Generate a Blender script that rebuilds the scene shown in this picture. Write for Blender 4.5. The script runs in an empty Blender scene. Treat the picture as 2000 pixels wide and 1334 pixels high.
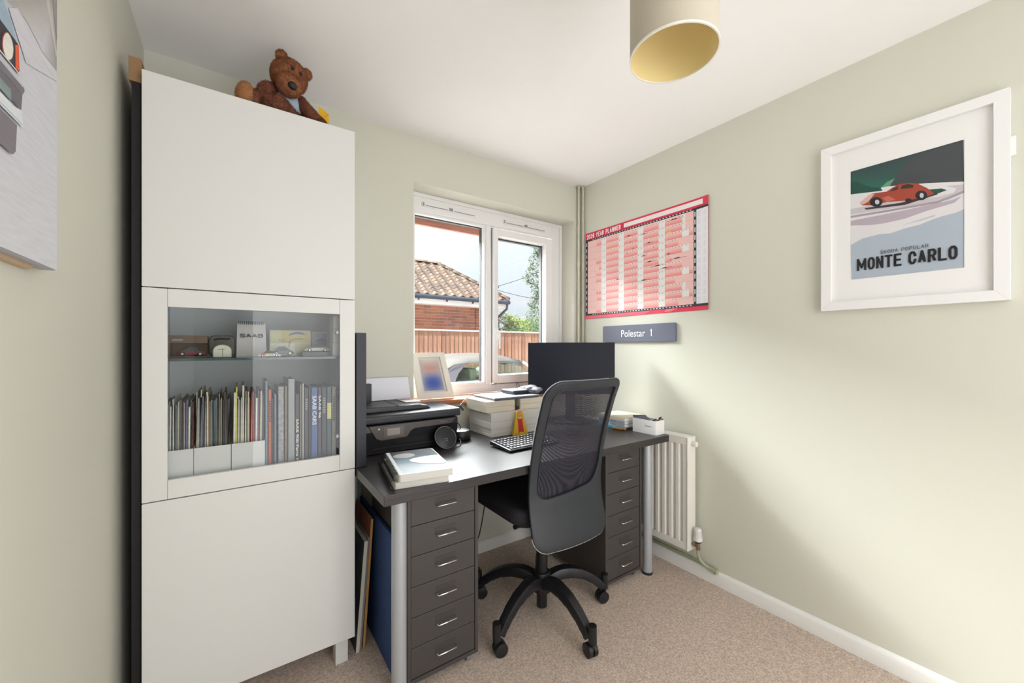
import bpy, bmesh, math, random
from mathutils import Vector, Matrix, noise
random.seed(7)
SC = bpy.context.scene
COL = SC.collection
PI = math.pi

# ---------------------------------------------------------------- camera
cd = bpy.data.cameras.new('camera'); cam = bpy.data.objects.new('camera', cd); COL.objects.link(cam)
cam.location = (0, 0, 1.203); cam.rotation_euler = (PI/2, 0, -math.radians(34.9))
cd.sensor_width = 36; cd.lens = 36*770/2000; cd.shift_y = 10/2000; cd.clip_start = 0.02; cd.clip_end = 300
SC.camera = cam
# ---------------------------------------------------------------- world
W = bpy.data.worlds.new('sky'); SC.world = W; W.use_nodes = True
nt = W.node_tree; N = nt.nodes; N.clear()
o = N.new('ShaderNodeOutputWorld'); bg = N.new('ShaderNodeBackground'); tc = N.new('ShaderNodeTexCoord')
mp = N.new('ShaderNodeMapping'); mp.inputs['Scale'].default_value = (1, 1, 2.6)
nz = N.new('ShaderNodeTexNoise'); nz.inputs['Scale'].default_value = 2.6; nz.inputs['Detail'].default_value = 5
rp = N.new('ShaderNodeValToRGB'); rp.color_ramp.elements[0].position = .36; rp.color_ramp.elements[0].color = (.80, .88, .97, 1)
rp.color_ramp.elements[1].position = .56; rp.color_ramp.elements[1].color = (.95, .975, 1.0, 1)
nt.links.new(tc.outputs['Generated'], mp.inputs[0]); nt.links.new(mp.outputs[0], nz.inputs[0])
nt.links.new(nz.outputs[0], rp.inputs[0]); nt.links.new(rp.outputs[0], bg.inputs[0]); nt.links.new(bg.outputs[0], o.inputs[0])
# overcast sky: brightness rises from the horizon to the zenith as (1 + 2 sin elevation)
sx = N.new('ShaderNodeSeparateXYZ'); m1 = N.new('ShaderNodeMath'); m1.operation = 'MAXIMUM'; m1.inputs[1].default_value = 0
m2 = N.new('ShaderNodeMath'); m2.operation = 'MULTIPLY_ADD'; m2.inputs[1].default_value = 2*.62; m2.inputs[2].default_value = .62
nt.links.new(tc.outputs['Generated'], sx.inputs[0]); nt.links.new(sx.outputs['Z'], m1.inputs[0]); nt.links.new(m1.outputs[0], m2.inputs[0]); nt.links.new(m2.outputs[0], bg.inputs[1])
# ---------------------------------------------------------------- lights
def light(name, typ, loc, rot, energy, color=(1, 1, 1), **k):
    d = bpy.data.lights.new(name, typ); d.energy = energy; d.color = color
    for a, b in k.items(): setattr(d, a, b)
    ob = bpy.data.objects.new(name, d); ob.location = loc; ob.rotation_euler = rot; COL.objects.link(ob); return ob
sd = Vector((.74, .16, -.66)).normalized()
sun = light('sun', 'SUN', (0, -3, 8), (0, 0, 0), 13.0, (1, .97, .93), angle=math.radians(3))
sun.rotation_euler = sd.to_track_quat('-Z', 'Y').to_euler()
# area light added outdoors, above the view, to strengthen the window light
light('added_window_fill', 'AREA', (1.6, 4.7, 3.95), (math.radians(-78), 0, 0), 3600, (.97, .985, 1), shape='RECTANGLE', size=4.6, size_y=1.9)
# fill light added in an unseen doorway behind the camera
light("added_back_fill", "AREA", (.86, -.985, 1.12), (PI/2, 0, math.radians(8)), 27, (.99, .99, 1), shape='RECTANGLE', size=1.5, size_y=2.1)
SC.view_settings.view_transform = 'Standard'; SC.view_settings.look = 'None'
SC.view_settings.exposure = 0.5; SC.view_settings.gamma = 1; SC.view_settings.use_curve_mapping = False

# ---------------------------------------------------------------- materials
def lin(c): return tuple(((x/255)/12.92 if x/255 <= .04045 else ((x/255+.055)/1.055)**2.4) for x in c)
MATS = {}
def mat(name, rgb, rough=.6, metal=0, spec=.5, noise_s=0, noise_a=0, bump=0, bump_s=200, coat=0, stretch=None, alpha=None, trans=0):
    if name in MATS: return MATS[name]
    m = bpy.data.materials.new(name); m.use_nodes = True; t = m.node_tree; b = t.nodes['Principled BSDF']
    c = lin(rgb)+(1,)
    b.inputs['Base Color'].default_value = c; b.inputs['Roughness'].default_value = rough; b.inputs['Metallic'].default_value = metal
    b.inputs['Specular IOR Level'].default_value = spec; b.inputs['Coat Weight'].default_value = coat
    if trans: b.inputs['Transmission Weight'].default_value = trans
    if noise_s:
        tcn = t.nodes.new('ShaderNodeTexCoord'); mpn = t.nodes.new('ShaderNodeMapping'); n = t.nodes.new('ShaderNodeTexNoise')
        if stretch: mpn.inputs['Scale'].default_value = stretch
        n.inputs['Scale'].default_value = noise_s; n.inputs['Detail'].default_value = 4
        r = t.nodes.new('ShaderNodeValToRGB'); k = noise_a
        r.color_ramp.elements[0].position = .3; r.color_ramp.elements[1].position = .7
        r.color_ramp.elements[0].color = tuple(x*(1-k) for x in c[:3])+(1,); r.color_ramp.elements[1].color = tuple(min(1, x*(1+k)) for x in c[:3])+(1,)
        t.links.new(tcn.outputs['Object'], mpn.inputs[0]); t.links.new(mpn.outputs[0], n.inputs[0]); t.links.new(n.outputs[0], r.inputs[0]); t.links.new(r.outputs[0], b.inputs['Base Color'])
    if bump:
        tcn = t.nodes.new('ShaderNodeTexCoord'); n = t.nodes.new('ShaderNodeTexNoise'); n.inputs['Scale'].default_value = bump_s; n.inputs['Detail'].default_value = 3
        bn = t.nodes.new('ShaderNodeBump'); bn.inputs['Strength'].default_value = bump; bn.inputs['Distance'].default_value = .002
        src = tcn.outputs['Object']
        if stretch:
            m2 = t.nodes.new('ShaderNodeMapping'); m2.inputs['Scale'].default_value = stretch; t.links.new(src, m2.inputs[0]); src = m2.outputs[0]
        t.links.new(src, n.inputs[0]); t.links.new(n.outputs[0], bn.inputs['Height']); t.links.new(bn.outputs[0], b.inputs['Normal'])
    MATS[name] = m; return m
def mat_glass(name, tint=(1, 1, 1), refl=1.0):
    m = bpy.data.materials.new(name); m.use_nodes = True; t = m.node_tree; t.nodes.clear()
    o = t.nodes.new('ShaderNodeOutputMaterial'); mx = t.nodes.new('ShaderNodeMixShader'); tr = t.nodes.new('ShaderNodeBsdfTransparent')
    g = t.nodes.new('ShaderNodeBsdfGlossy'); g.inputs['Roughness'].default_value = .01; tr.inputs[0].default_value = tint+(1,)
    f = t.nodes.new('ShaderNodeFresnel'); f.inputs[0].default_value = 1.45; mu = t.nodes.new('ShaderNodeMath'); mu.operation = 'MULTIPLY'; mu.inputs[1].default_value = refl
    t.links.new(f.outputs[0], mu.inputs[0]); t.links.new(mu.outputs[0], mx.inputs[0]); t.links.new(tr.outputs[0], mx.inputs[1]); t.links.new(g.outputs[0], mx.inputs[2]); t.links.new(mx.outputs[0], o.inputs[0])
    return m
def mat_print(name, rough=.5, grain=0, coat=0, spec=.5):
    m = bpy.data.materials.new(name); m.use_nodes = True; t = m.node_tree; b = t.nodes['Principled BSDF']
    a = t.nodes.new('ShaderNodeAttribute'); a.attribute_name = 'Col'
    b.inputs['Roughness'].default_value = rough; b.inputs['Coat Weight'].default_value = coat; b.inputs['Coat Roughness'].default_value = .12; b.inputs['Specular IOR Level'].default_value = spec
    if grain:
        tcn = t.nodes.new('ShaderNodeTexCoord'); mpn = t.nodes.new('ShaderNodeMapping'); mpn.inputs['Rotation'].default_value = (.5, 0, 0); mpn.inputs['Scale'].default_value = (1, 3, 40)
        n = t.nodes.new('ShaderNodeTexNoise'); n.inputs['Scale'].default_value = 5; n.inputs['Detail'].default_value = 6
        r = t.nodes.new('ShaderNodeMapRange'); r.inputs['To Min'].default_value = 1-grain; r.inputs['To Max'].default_value = 1+grain
        vm = t.nodes.new('ShaderNodeVectorMath'); vm.operation = 'SCALE'
        t.links.new(tcn.outputs['Object'], mpn.inputs[0]); t.links.new(mpn.outputs[0], n.inputs[0]); t.links.new(n.outputs[0], r.inputs[0])
        t.links.new(a.outputs['Color'], vm.inputs[0]); t.links.new(r.outputs[0], vm.inputs['Scale']); t.links.new(vm.outputs[0], b.inputs['Base Color'])
    else: t.links.new(a.outputs['Color'], b.inputs['Base Color'])
    return m

wall_m = mat('sage_wall', (211, 211, 198), .75, spec=.25, bump=.12, bump_s=260)
ceil_m = mat('ceiling_paint', (246, 245, 245), .85, spec=.2, bump=.1, bump_s=120)
white_m = mat('white_gloss_paint', (236, 235, 232), .35)
upvc_m = mat('white_upvc', (238, 238, 238), .3)
cab_m = mat('white_foil', (219, 219, 217), .42)
cab_in = mat('white_foil_inside', (230, 234, 236), .55)
black_m = mat('black_plastic', (24, 24, 28), .42)
gap_m = mat('dark_gasket', (40, 42, 48), .6)
desk_m = mat('black_brown_veneer', (44, 40, 42), .3, noise_s=6, noise_a=.25, stretch=(1.2, 30, 30), bump=.15, bump_s=8)
desk_edge = desk_m
metal_m = mat('silver_metal', (178, 182, 188), .38, metal=.35)
chrome_m = mat('chrome', (215, 218, 222), .15, metal=1)
draw_m = mat('dark_grey_steel', (66, 62, 61), .45)
paper_m = mat('white_paper', (236, 236, 234), .7)
cream_m = mat('cream_card', (216, 208, 190), .75)
wbox_m = mat('white_card', (214, 212, 207), .7)
glass_m = mat_glass('window_glass', (.97, .985, .98), .8)
cabglass_m = mat_glass('cabinet_glass', (.97, .98, .98), .62)
shelfglass_m = mat('green_edge_glass', (60, 84, 84), .1, spec=.6)
print_m = mat_print('printed_sheet', .45, coat=.25)
printgl_m = mat_print('printed_poster', .5)
nbprint_m = mat_print('printed_cover', .7, spec=.15)
canvas_m = mat_print('printed_canvas', .6, grain=.16)

# ---------------------------------------------------------------- mesh helpers
ORG = {}
class MB:
    def __init__(s): s.v = []; s.f = []; s.m = []
    def add(s, vs, fs, mi=0):
        n = len(s.v); s.v += [tuple(v) for v in vs]; s.f += [tuple(i+n for i in f) for f in fs]; s.m += [mi]*len(fs); return s
    def box(s, x0, y0, z0, x1, y1, z1, mi=0):
        vs = [(x, y, z) for x in (x0, x1) for y in (y0, y1) for z in (z0, z1)]
        return s.add(vs, [(0, 1, 3, 2), (4, 6, 7, 5), (0, 4, 5, 1), (2, 3, 7, 6), (0, 2, 6, 4), (1, 5, 7, 3)], mi)
    def prism(s, poly, axis, a0, a1, mi=0):
        n = len(poly)
        def P(p, a): return (a, p[0], p[1]) if axis == 'x' else ((p[0], a, p[1]) if axis == 'y' else (p[0], p[1], a))
        vs = [P(p, a0) for p in poly]+[P(p, a1) for p in poly]
        return s.add(vs, [tuple(range(n))[::-1], tuple(range(n, 2*n))]+[(i, (i+1) % n, n+(i+1) % n, n+i) for i in range(n)], mi)
    def tube(s, pts, r, n=8, mi=0, cap=True):
        pts = [Vector(p) for p in pts]; rs = r if isinstance(r, (list, tuple)) else [r]*len(pts)
        base = len(s.v); up = None
        for i, p in enumerate(pts):
            d = (pts[min(i+1, len(pts)-1)]-pts[max(i-1, 0)]).normalized()
            if up is None: up = d.orthogonal().normalized()
            up = (up-d*up.dot(d)); up = up.normalized() if up.length > 1e-6 else d.orthogonal().normalized()
            w = d.cross(up)
            for k in range(n):
                a = 2*PI*k/n; s.v.append(tuple(p+(up*math.cos(a)+w*math.sin(a))*rs[i]))
        for i in range(len(pts)-1):
            for k in range(n):
                a = base+i*n+k; b = base+i*n+(k+1) % n
                s.f.append((a, b, b+n, a+n)); s.m.append(mi)
        if cap:
            s.f.append(tuple(base+k for k in range(n))[::-1]); s.f.append(tuple(base+(len(pts)-1)*n+k for k in range(n))); s.m += [mi, mi]
        return s
    def lathe(s, prof, c=(0, 0, 0), n=32, mi=0, M=None):
        base = len(s.v); c = Vector(c)
        for r, z in prof:
            for k in range(n):
                p = Vector((r*math.cos(2*PI*k/n), r*math.sin(2*PI*k/n), z))
                if M: p = M @ p
                s.v.append(tuple(p+c))
        for i in range(len(prof)-1):
            for k in range(n):
                a = base+i*n+k; b = base+i*n+(k+1) % n
                s.f.append((a, b, b+n, a+n)); s.m.append(mi)
        return s
    def cyl(s, c0, c1, r, n=16, mi=0): return s.tube([c0, c1], r, n, mi)
    def ell(s, c, r, M=None, nu=20, nv=12, mi=0, fuzz=0, fl=.006, disp=None):
        base = len(s.v); c = Vector(c); r = r if isinstance(r, (list, tuple)) else (r, r, r)
        for j in range(nv+1):
            th = PI*j/nv
            for i in range(nu):
                ph = 2*PI*i/nu
                p = Vector((r[0]*math.sin(th)*math.cos(ph), r[1]*math.sin(th)*math.sin(ph), r[2]*math.cos(th)))
                if disp: p *= 1+disp*noise.noise(p*30+c*7)
                if M: p = M @ p
                s.v.append(tuple(p+c))
        for j in range(nv):
            for i in range(nu):
                a = base+j*nu+i; b = base+j*nu+(i+1) % nu
                s.f.append((a, a+nu, b+nu, b)); s.m.append(mi)
        for _ in range(fuzz):
            u = random.uniform(-1, 1); ph = random.uniform(0, 2*PI); q = math.sqrt(1-u*u)
            d = Vector((q*math.cos(ph), q*math.sin(ph), u)); p = Vector((d.x*r[0], d.y*r[1], d.z*r[2])); nn = Vector((d.x/r[0], d.y/r[1], d.z/r[2])).normalized()
            if M: p = M @ p; nn = M @ nn
            p += c; t = nn.orthogonal().normalized(); t = Matrix.Rotation(random.uniform(0, 6.28), 3, nn) @ t
            tip = p+(nn*1.0+t*random.uniform(-.9, .9)+Vector((0, 0, -.4))).normalized()*fl*random.uniform(.6, 1.2); w = nn.cross(t)*.0008
            p -= nn*.001
            k = len(s.v); s.v += [tuple(p-w), tuple(p+w), tuple(tip)]; s.f.append((k, k+1, k+2)); s.m.append(mi)
        return s
    def build(s, name, mats, parent=None, smooth=False, bevel=0, seg=2, kind=None, label=None, local=False, tag=None, solid=0, sub=0, angle=40):
        if not isinstance(mats, (list, tuple)): mats = [mats]
        me = bpy.data.meshes.new(name)
        off = Vector(ORG.get(parent.name, (0, 0, 0))) if (parent and not local) else Vector((0, 0, 0))
        org = None
        if parent is None and not local:
            xs = [v[0] for v in s.v]; ys = [v[1] for v in s.v]; zs = [v[2] for v in s.v]
            org = Vector(((min(xs)+max(xs))/2, (min(ys)+max(ys))/2, min(zs))); off = org
        me.from_pydata([tuple(Vector(v)-off) for v in s.v], [], s.f); me.validate()
        for m in mats: me.materials.append(m)
        if len(mats) > 1:
            for p, mi in zip(me.polygons, s.m): p.material_index = mi
        bm = bmesh.new(); bm.from_mesh(me); bmesh.ops.recalc_face_normals(bm, faces=bm.faces); bm.to_mesh(me); bm.free()
        if smooth:
            me.polygons.foreach_set('use_smooth', [True]*len(me.polygons)); me.set_sharp_from_angle(angle=math.radians(angle))
        ob = bpy.data.objects.new(name, me); COL.objects.link(ob)
        if parent: ob.parent = parent; ORG[ob.name] = tuple(off)
        elif org is not None: ob.location = org; ORG[ob.name] = tuple(org)
        if solid: q = ob.modifiers.new('s', 'SOLIDIFY'); q.thickness = solid; q.offset = 0
        if bevel: q = ob.modifiers.new('b', 'BEVEL'); q.width = bevel; q.segments = seg; q.limit_method = 'ANGLE'; q.angle_limit = .6
        if sub: q = ob.modifiers.new('u', 'SUBSURF'); q.levels = sub; q.render_levels = sub
        if kind: ob['kind'] = kind
        if label: ob['label'] = label
        if tag: tg(ob, *tag)
        return ob
def tg(o, label, cat, group=None):
    o['label'] = label; o['category'] = cat
    if group: o['group'] = group
    return o
def thing(name, label, cat, loc=(0, 0, 0), rotz=0, group=None, kind=None):
    o = bpy.data.objects.new(name, None); COL.objects.link(o); o.location = loc; o.rotation_euler = (0, 0, rotz); o.empty_display_size = .05
    ORG[o.name] = tuple(loc)
    if kind: o['kind'] = kind
    else: tg(o, label, cat, group)
    return o
def B(name, m, parent, *b, bevel=0, **k):
    mb = MB()
    for q in ([b] if not isinstance(b[0], (list, tuple)) else b): mb.box(*q)
    return mb.build(name, m, parent, bevel=bevel, **k)
DG = None
def text(parent, s, origin, right, up, w, h, m, name='lettering', align='L', bold=0, local=False, lift=.0006):
    c = bpy.data.curves.new('t', 'FONT'); c.body = s; c.size = 1; c.offset = bold; c.resolution_u = 3
    t = bpy.data.objects.new('t', c); COL.objects.link(t); bpy.context.view_layer.update()
    me = bpy.data.meshes.new_from_object(t.evaluated_get(bpy.context.evaluated_depsgraph_get())); COL.objects.unlink(t); bpy.data.objects.remove(t)
    xs = [v.co.x for v in me.vertices]; ys = [v.co.y for v in me.vertices]; x0, x1, y0, y1 = min(xs), max(xs), min(ys), max(ys)
    R = Vector(right).normalized(); U = Vector(up).normalized(); Nn = R.cross(U); O = Vector(origin)
    off = Vector((0, 0, 0)) if local else Vector(ORG.get(parent.name, (0, 0, 0)))
    for v in me.vertices:
        a = (v.co.x-x0)/(x1-x0)*w; b = (v.co.y-y0)/(y1-y0)*h
        if align == 'C': a -= w/2
        v.co = O+R*a+U*b+Nn*lift-off
    me.materials.clear(); me.materials.append(m)
    ob = bpy.data.objects.new(name, me); COL.objects.link(ob); ob.parent = parent; ORG[ob.name] = tuple(off); return ob
GL = dict(M=[[(0,0),(0,1)],[(1,0),(1,1)],[(0,1),(.5,.2),(1,1)]],N=[[(0,0),(0,1)],[(1,0),(1,1)],[(0,1),(1,0)]],T=[[(0,1),(1,1)],[(.5,0),(.5,1)]],E=[[(1,1),(0,1),(0,0),(1,0)],[(0,.5),(.85,.5)]],
 A=[[(0,0),(.5,1),(1,0)],[(.22,.3),(.78,.3)]],R=[[(0,0),(0,1),(.75,1),(1,.85),(1,.6),(.75,.48),(0,.48)],[(.6,.48),(1,0)]],L=[[(0,1),(0,0),(1,0)]],Y=[[(0,1),(.5,.48),(1,1)],[(.5,.48),(.5,0)]],P=[[(0,0),(0,1),(.75,1),(1,.85),(1,.58),(.75,.44),(0,.44)]],
 O=[[(.3,0),(.7,0),(1,.22),(1,.78),(.7,1),(.3,1),(0,.78),(0,.22),(.3,0)]],C=[[(1,.7),(1,.8),(.7,1),(.3,1),(0,.78),(0,.22),(.3,0),(.7,0),(1,.2),(1,.3)]],S=[[(1,.75),(.9,.93),(.6,1),(.3,1),(0,.88),(0,.66),(.25,.54),(.75,.46),(1,.34),(1,.12),(.7,0),(.3,0),(.08,.07),(0,.25)]],
 K=[[(0,0),(0,1)],[(1,1),(0,.4)],[(.35,.58),(1,0)]],D=[[(0,0),(0,1),(.6,1),(1,.75),(1,.25),(.6,0),(0,0)]],U=[[(0,1),(0,.22),(.3,0),(.7,0),(1,.22),(1,1)]],B=[[(0,0),(0,1),(.75,1),(.97,.87),(.97,.65),(.75,.52),(0,.52)],[(.75,.52),(1,.38),(1,.14),(.75,0),(0,0)]],
 H=[[(0,0),(0,1)],[(1,0),(1,1)],[(0,.5),(1,.5)]],I=[[(.5,0),(.5,1)]],W=[[(0,1),(.25,0),(.5,.8),(.75,0),(1,1)]])
GL['1'] = [[(.1,.78),(.6,1),(.6,0)]]; GL['0'] = GL['O']; GL['2'] = [[(0,.72),(0,.85),(.25,1),(.75,1),(1,.85),(1,.62),(0,0),(1,0)]]; GL['6'] = [[(.95,.8),(.7,1),(.3,1),(0,.78),(0,.22),(.3,0),(.7,0),(1,.2),(1,.4),(.7,.58),(.3,.58),(0,.42)]]
GL['9'] = [[(1-x, 1-y) for x, y in GL['6'][0]]]; GL['8'] = [[(.3,.52),(.05,.7),(.05,.85),(.3,1),(.7,1),(.95,.85),(.95,.7),(.7,.52),(.3,.52),(0,.35),(0,.15),(.3,0),(.7,0),(1,.15),(1,.35),(.7,.52)]]; GL['Š'] = GL['S']+[[(.3,1.42),(.5,1.22),(.7,1.42)]]
def block_text(parent, s, origin, right, up, w, h, m, t=.2, name='lettering', local=False, lift=.0006, gap=.13, sp=.35, cell=.6):
    R = Vector(right).normalized(); U = Vector(up).normalized(); Nn = R.cross(U); O = Vector(origin); off = Vector((0, 0, 0)) if local else Vector(ORG.get(parent.name, (0, 0, 0)))
    cw = lambda c: sp if c == ' ' else cell*(1.35 if c in 'MW' else .38 if c == 'I' else .62 if c == '1' else 1)
    tot = sum(cw(c)+gap for c in s)-gap; k = w/tot; T = min(t*h, .34*cell*k); x = 0; vs = []; fs = []
    def P(a, b): return tuple(O+R*a+U*b+Nn*(lift+len(fs)*.00002)-off)
    for c in s:
        W_ = cw(c)*k
        for pl in GL.get(c, []):
            q = [(x+T/2+px*(W_-T), T/2+py*(h-T)) for px, py in pl]
            for i, (a, b) in enumerate(zip(q, q[1:])):
                d = Vector((b[0]-a[0], b[1]-a[1])); d = d.normalized() if d.length else Vector((1, 0)); n = Vector((-d.y, d.x))*T/2; straight = abs(d.x) < .02 or abs(d.y) < .02
                e0 = T/2 if (i == 0 and straight and q[0] != q[-1]) else 0; e1 = T/2 if (i == len(q)-2 and straight and q[0] != q[-1]) else 0
                A_ = (a[0]-d.x*e0, a[1]-d.y*e0); B_ = (b[0]+d.x*e1, b[1]+d.y*e1); j = len(vs)
                vs += [P(A_[0]+n.x, A_[1]+n.y), P(B_[0]+n.x, B_[1]+n.y), P(B_[0]-n.x, B_[1]-n.y), P(A_[0]-n.x, A_[1]-n.y)]; fs.append((j+3, j+2, j+1, j))
            for (a, b) in q[1:-1]+([q[0]] if q[0] == q[-1] else []):
                j = len(vs); vs += [P(a+T/2*math.cos(2*PI*z/10), b+T/2*math.sin(2*PI*z/10)) for z in range(10)]; fs.append(tuple(range(j, j+10)))
        x += W_+gap*k
    me = bpy.data.meshes.new(name); me.from_pydata(vs, [], fs); me.materials.append(m); ob = bpy.data.objects.new(name, me); COL.objects.link(ob); ob.parent = parent; ORG[ob.name] = tuple(off); return ob
def bars(parent, origin, right, up, w, h, n, m):
    R = Vector(right); U = Vector(up); Nn = R.cross(U); off = Vector(ORG.get(parent.name, (0, 0, 0))); O = Vector(origin)+Nn*.0005-off; mb = MB()
    for k in range(n):
        a = w*k/n; b = a+w/n*.62; mb.add([O+R*a, O+R*b, O+R*b+U*h, O+R*a+U*h], [(0, 1, 2, 3)])
    return mb.build('lettering', m, parent, local=True)
def art(name, polys, fn, parent, m, local=False, step=.0002):
    """flat print: coloured polygons stacked a hair apart"""
    me = bpy.data.meshes.new(name); vs = []; fs = []; cs = []
    off = Vector((0, 0, 0)) if local else Vector(ORG.get(parent.name, (0, 0, 0)))
    for k, (col, L) in enumerate(polys):
        n = len(vs); vs += [tuple(Vector(fn(a, b, k*step))-off) for a, b in L]
        fs.append(tuple(range(n, n+len(L)))); cc = col if isinstance(col, list) else [col]*len(L)
        cs += [lin(c)+(1,) for c in cc]
    me.from_pydata(vs, [], fs)
    at = me.color_attributes.new('Col', 'FLOAT_COLOR', 'POINT')
    for i, c in enumerate(cs): at.data[i].color = c
    me.materials.append(m); ob = bpy.data.objects.new(name, me); COL.objects.link(ob); ob.parent = parent; ORG[ob.name] = tuple(off); return ob
def rr(x0, z0, x1, z1, r, n=5):
    out = []
    for cx, cz, a in ((x1-r, z1-r, 0), (x0+r, z1-r, 90), (x0+r, z0+r, 180), (x1-r, z0+r, 270)):
        for k in range(n+1):
            t = math.radians(a+90*k/n); out.append((cx+r*math.cos(t), cz+r*math.sin(t)))
    return out
def circ(cx, cy, rx, ry=None, n=24): return [(cx+rx*math.cos(2*PI*k/n), cy+(ry or rx)*math.sin(2*PI*k/n)) for k in range(n)]
def curve(pts, n=8):
    P = [Vector(p) for p in pts]; out = []
    for i in range(len(P)-1):
        a, b, c, d = P[max(i-1, 0)], P[i], P[i+1], P[min(i+2, len(P)-1)]
        for k in range(n):
            t = k/n; out.append(.5*((2*b)+(c-a)*t+(2*a-5*b+4*c-d)*t*t+(3*b-a-3*c+d)*t**3))
    return out+[P[-1]]
XL, XR, YW, YF, ZC = -.287, 1.995, 2.005, -1.0, 2.32
# ================================================================ room shell
carpet_m = mat('beige_carpet', (204, 186, 172), .95, spec=.1, noise_s=170, noise_a=.32, bump=.9, bump_s=320)
B('floor', carpet_m, None, XL-.3, -2.4, -.15, XR+.3, YW+.29, 0, kind='structure')
B('ceiling', ceil_m, None, XL-.3, -2.4, ZC, XR+.3, YW+.3, ZC+.2, kind='structure')
B('wall_left', wall_m, None, XL-.2, YF, 0, XL, YW, ZC, kind='structure')
B('wall_right', wall_m, None, XR, YF, 0, XR+.2, YW, ZC, kind='structure')
WX0, WX1, WZ0, WZ1 = .765, 1.927, .885, 2.077
B('wall_back', wall_m, None, (XL-.2, YW, 0, WX0, YW+.28, ZC), (WX1, YW, 0, XR+.2, YW+.28, ZC), (WX0, YW, 0, WX1, YW+.28, WZ0), (WX0, YW, WZ1, WX1, YW+.28, ZC), kind='structure')
B('wall_front', wall_m, None, (XL-.2, YF-.12, 0, -.02, YF, ZC), (1.52, YF-.12, 0, XR+.2, YF, ZC), (-.02, YF-.12, 2.2, 1.52, YF, ZC), kind='structure')
B('wall_sun_block', wall_m, None, (-.35, -2.3, 0, -.25, YF-.12, ZC), (1.8, -2.3, 0, 1.9, YF-.12, ZC), (-.35, -2.4, 0, 1.9, -2.3, ZC), kind='structure')  # unseen box added behind the doorway to block the sun
def skirt(name, pts_fn, a0, a1, axis):
    prof = [(0, 0), (.018, 0), (.018, .052), (.012, .062), (.004, .068), (0, .068)]
    mb = MB()
    if axis == 'r': mb.prism([(XR-p, z) for p, z in prof], 'y', a0, a1)
    elif axis == 'b': mb.prism([(YW-p, z) for p, z in prof], 'x', a0, a1)
    else: mb.prism([(XL+p, z) for p, z in prof], 'y', a0, a1)
    return mb.build(name, white_m, None, kind='structure', smooth=True)
skirt('baseboard_right', None, YF, YW, 'r'); skirt('baseboard_back', None, XL, XR-.018, 'b'); skirt('baseboard_left', None, YF, YW, 'l')

# ---- window
win = thing('window_1', '', '', (1.346, 2.14, WZ0+.027), kind='structure')
Y0, Y1 = 2.14, 2.205
B('frame', upvc_m, win, (WX0, Y0, .914, .815, Y1, WZ1), (1.84, Y0, .914, WX1, Y1, WZ1), (.815, Y0, 1.975, 1.84, Y1, WZ1), (.815, Y0, .914, 1.84, Y1, .962), (1.295, Y0, .962, 1.33, Y1, 1.975), bevel=.004)
B('glazing_bead', upvc_m, win, (.815, Y0+.008, .962, .827, Y1-.03, 1.975), (1.283, Y0+.008, .962, 1.295, Y1-.03, 1.975), (.827, Y0+.008, 1.96, 1.283, Y1-.03, 1.975), (.827, Y0+.008, .962, 1.283, Y1-.03, .981), bevel=.002)
B('outer_lip', upvc_m, win, (WX0, Y0-.01, WZ1-.022, WX1-.0, Y0, WZ1), (WX1-.022, Y0-.01, .914, WX1, Y0, WZ1-.022), bevel=.003)
B('pane', glass_m, win, .822, 2.172, .976, 1.288, 2.178, 1.966)
B('gasket', gap_m, win, (1.276, 2.178, .981, 1.283, 2.2, 1.96), (.827, 2.178, 1.955, 1.283, 2.2, 1.962), (.827, 2.178, .979, 1.283, 2.2, .984))
sash = B('sash', upvc_m, win, (1.336, 2.118, .968, 1.372, 2.19, 1.957), (1.765, 2.118, .968, 1.826, 2.19, 1.957), (1.372, 2.118, 1.91, 1.765, 2.19, 1.957), (1.372, 2.118, .968, 1.765, 2.19, 1.022), bevel=.005)
B('sash_seal', mat('seal_grey', (140, 142, 146), .6), win, (1.331, 2.137, .963, 1.336, 2.142, 1.962), (1.826, 2.137, .963, 1.832, 2.142, 1.962), (1.331, 2.137, 1.957, 1.832, 2.142, 1.962), (1.331, 2.137, .962, 1.832, 2.142, .966))
B('pane', glass_m, sash, 1.372, 2.155, 1.02, 1.767, 2.161, 1.912)
B('gasket', gap_m, sash, (1.757, 2.161, 1.022, 1.765, 2.185, 1.91), (1.372, 2.161, 1.9, 1.765, 2.185, 1.908))
hb = MB(); hb.prism(rr(1.346, 1.245, 1.364, 1.325, .007), 'y', 2.106, 2.119); hb.tube([(1.355, 2.11, 1.30), (1.355, 2.085, 1.298), (1.355, 2.078, 1.28), (1.356, 2.078, 1.19)], [.008, .008, .008, .006], 8)
hb.build('handle', upvc_m, sash, smooth=True, label='white lever handle')
for vx0, vx1 in ((.863, 1.225), (1.419, 1.783)):
    v = MB(); v.prism(rr(vx0, 2.003, vx1, 2.029, .008), 'y', 2.131, 2.1405)
    tv = v.build('trickle_vent', upvc_m, win, bevel=.002)
    s = MB(); mid = (vx0+vx1)/2
    s.box(vx0+.02, 2.1295, 2.008, mid-.02, 2.1315, 2.013); s.box(mid+.02, 2.1295, 2.008, vx1-.02, 2.1315, 2.013); s.box(vx0+.004, 2.130, 2.006, vx0+.014, 2.1315, 2.026); s.box(mid-.012, 2.127, 2.008, mid+.012, 2.132, 2.024)
    s.build('slot', mat('vent_shadow', (150, 150, 152), .6), tv)
# ---- sill board
sill_m = mat('varnished_sill_wood', (176, 104, 62), .3, noise_s=5, noise_a=.25, stretch=(1, 25, 25), coat=.4)
sb = MB(); sb.prism([(1.965, .886), (1.962, .898), (1.965, .910), (1.98, .912), (2.142, .914), (2.142, .886)], 'x', WX0+.001, WX1-.001)
sb.build('trim_1', sill_m, None, kind='structure', smooth=True, label='varnished wooden window sill')
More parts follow.
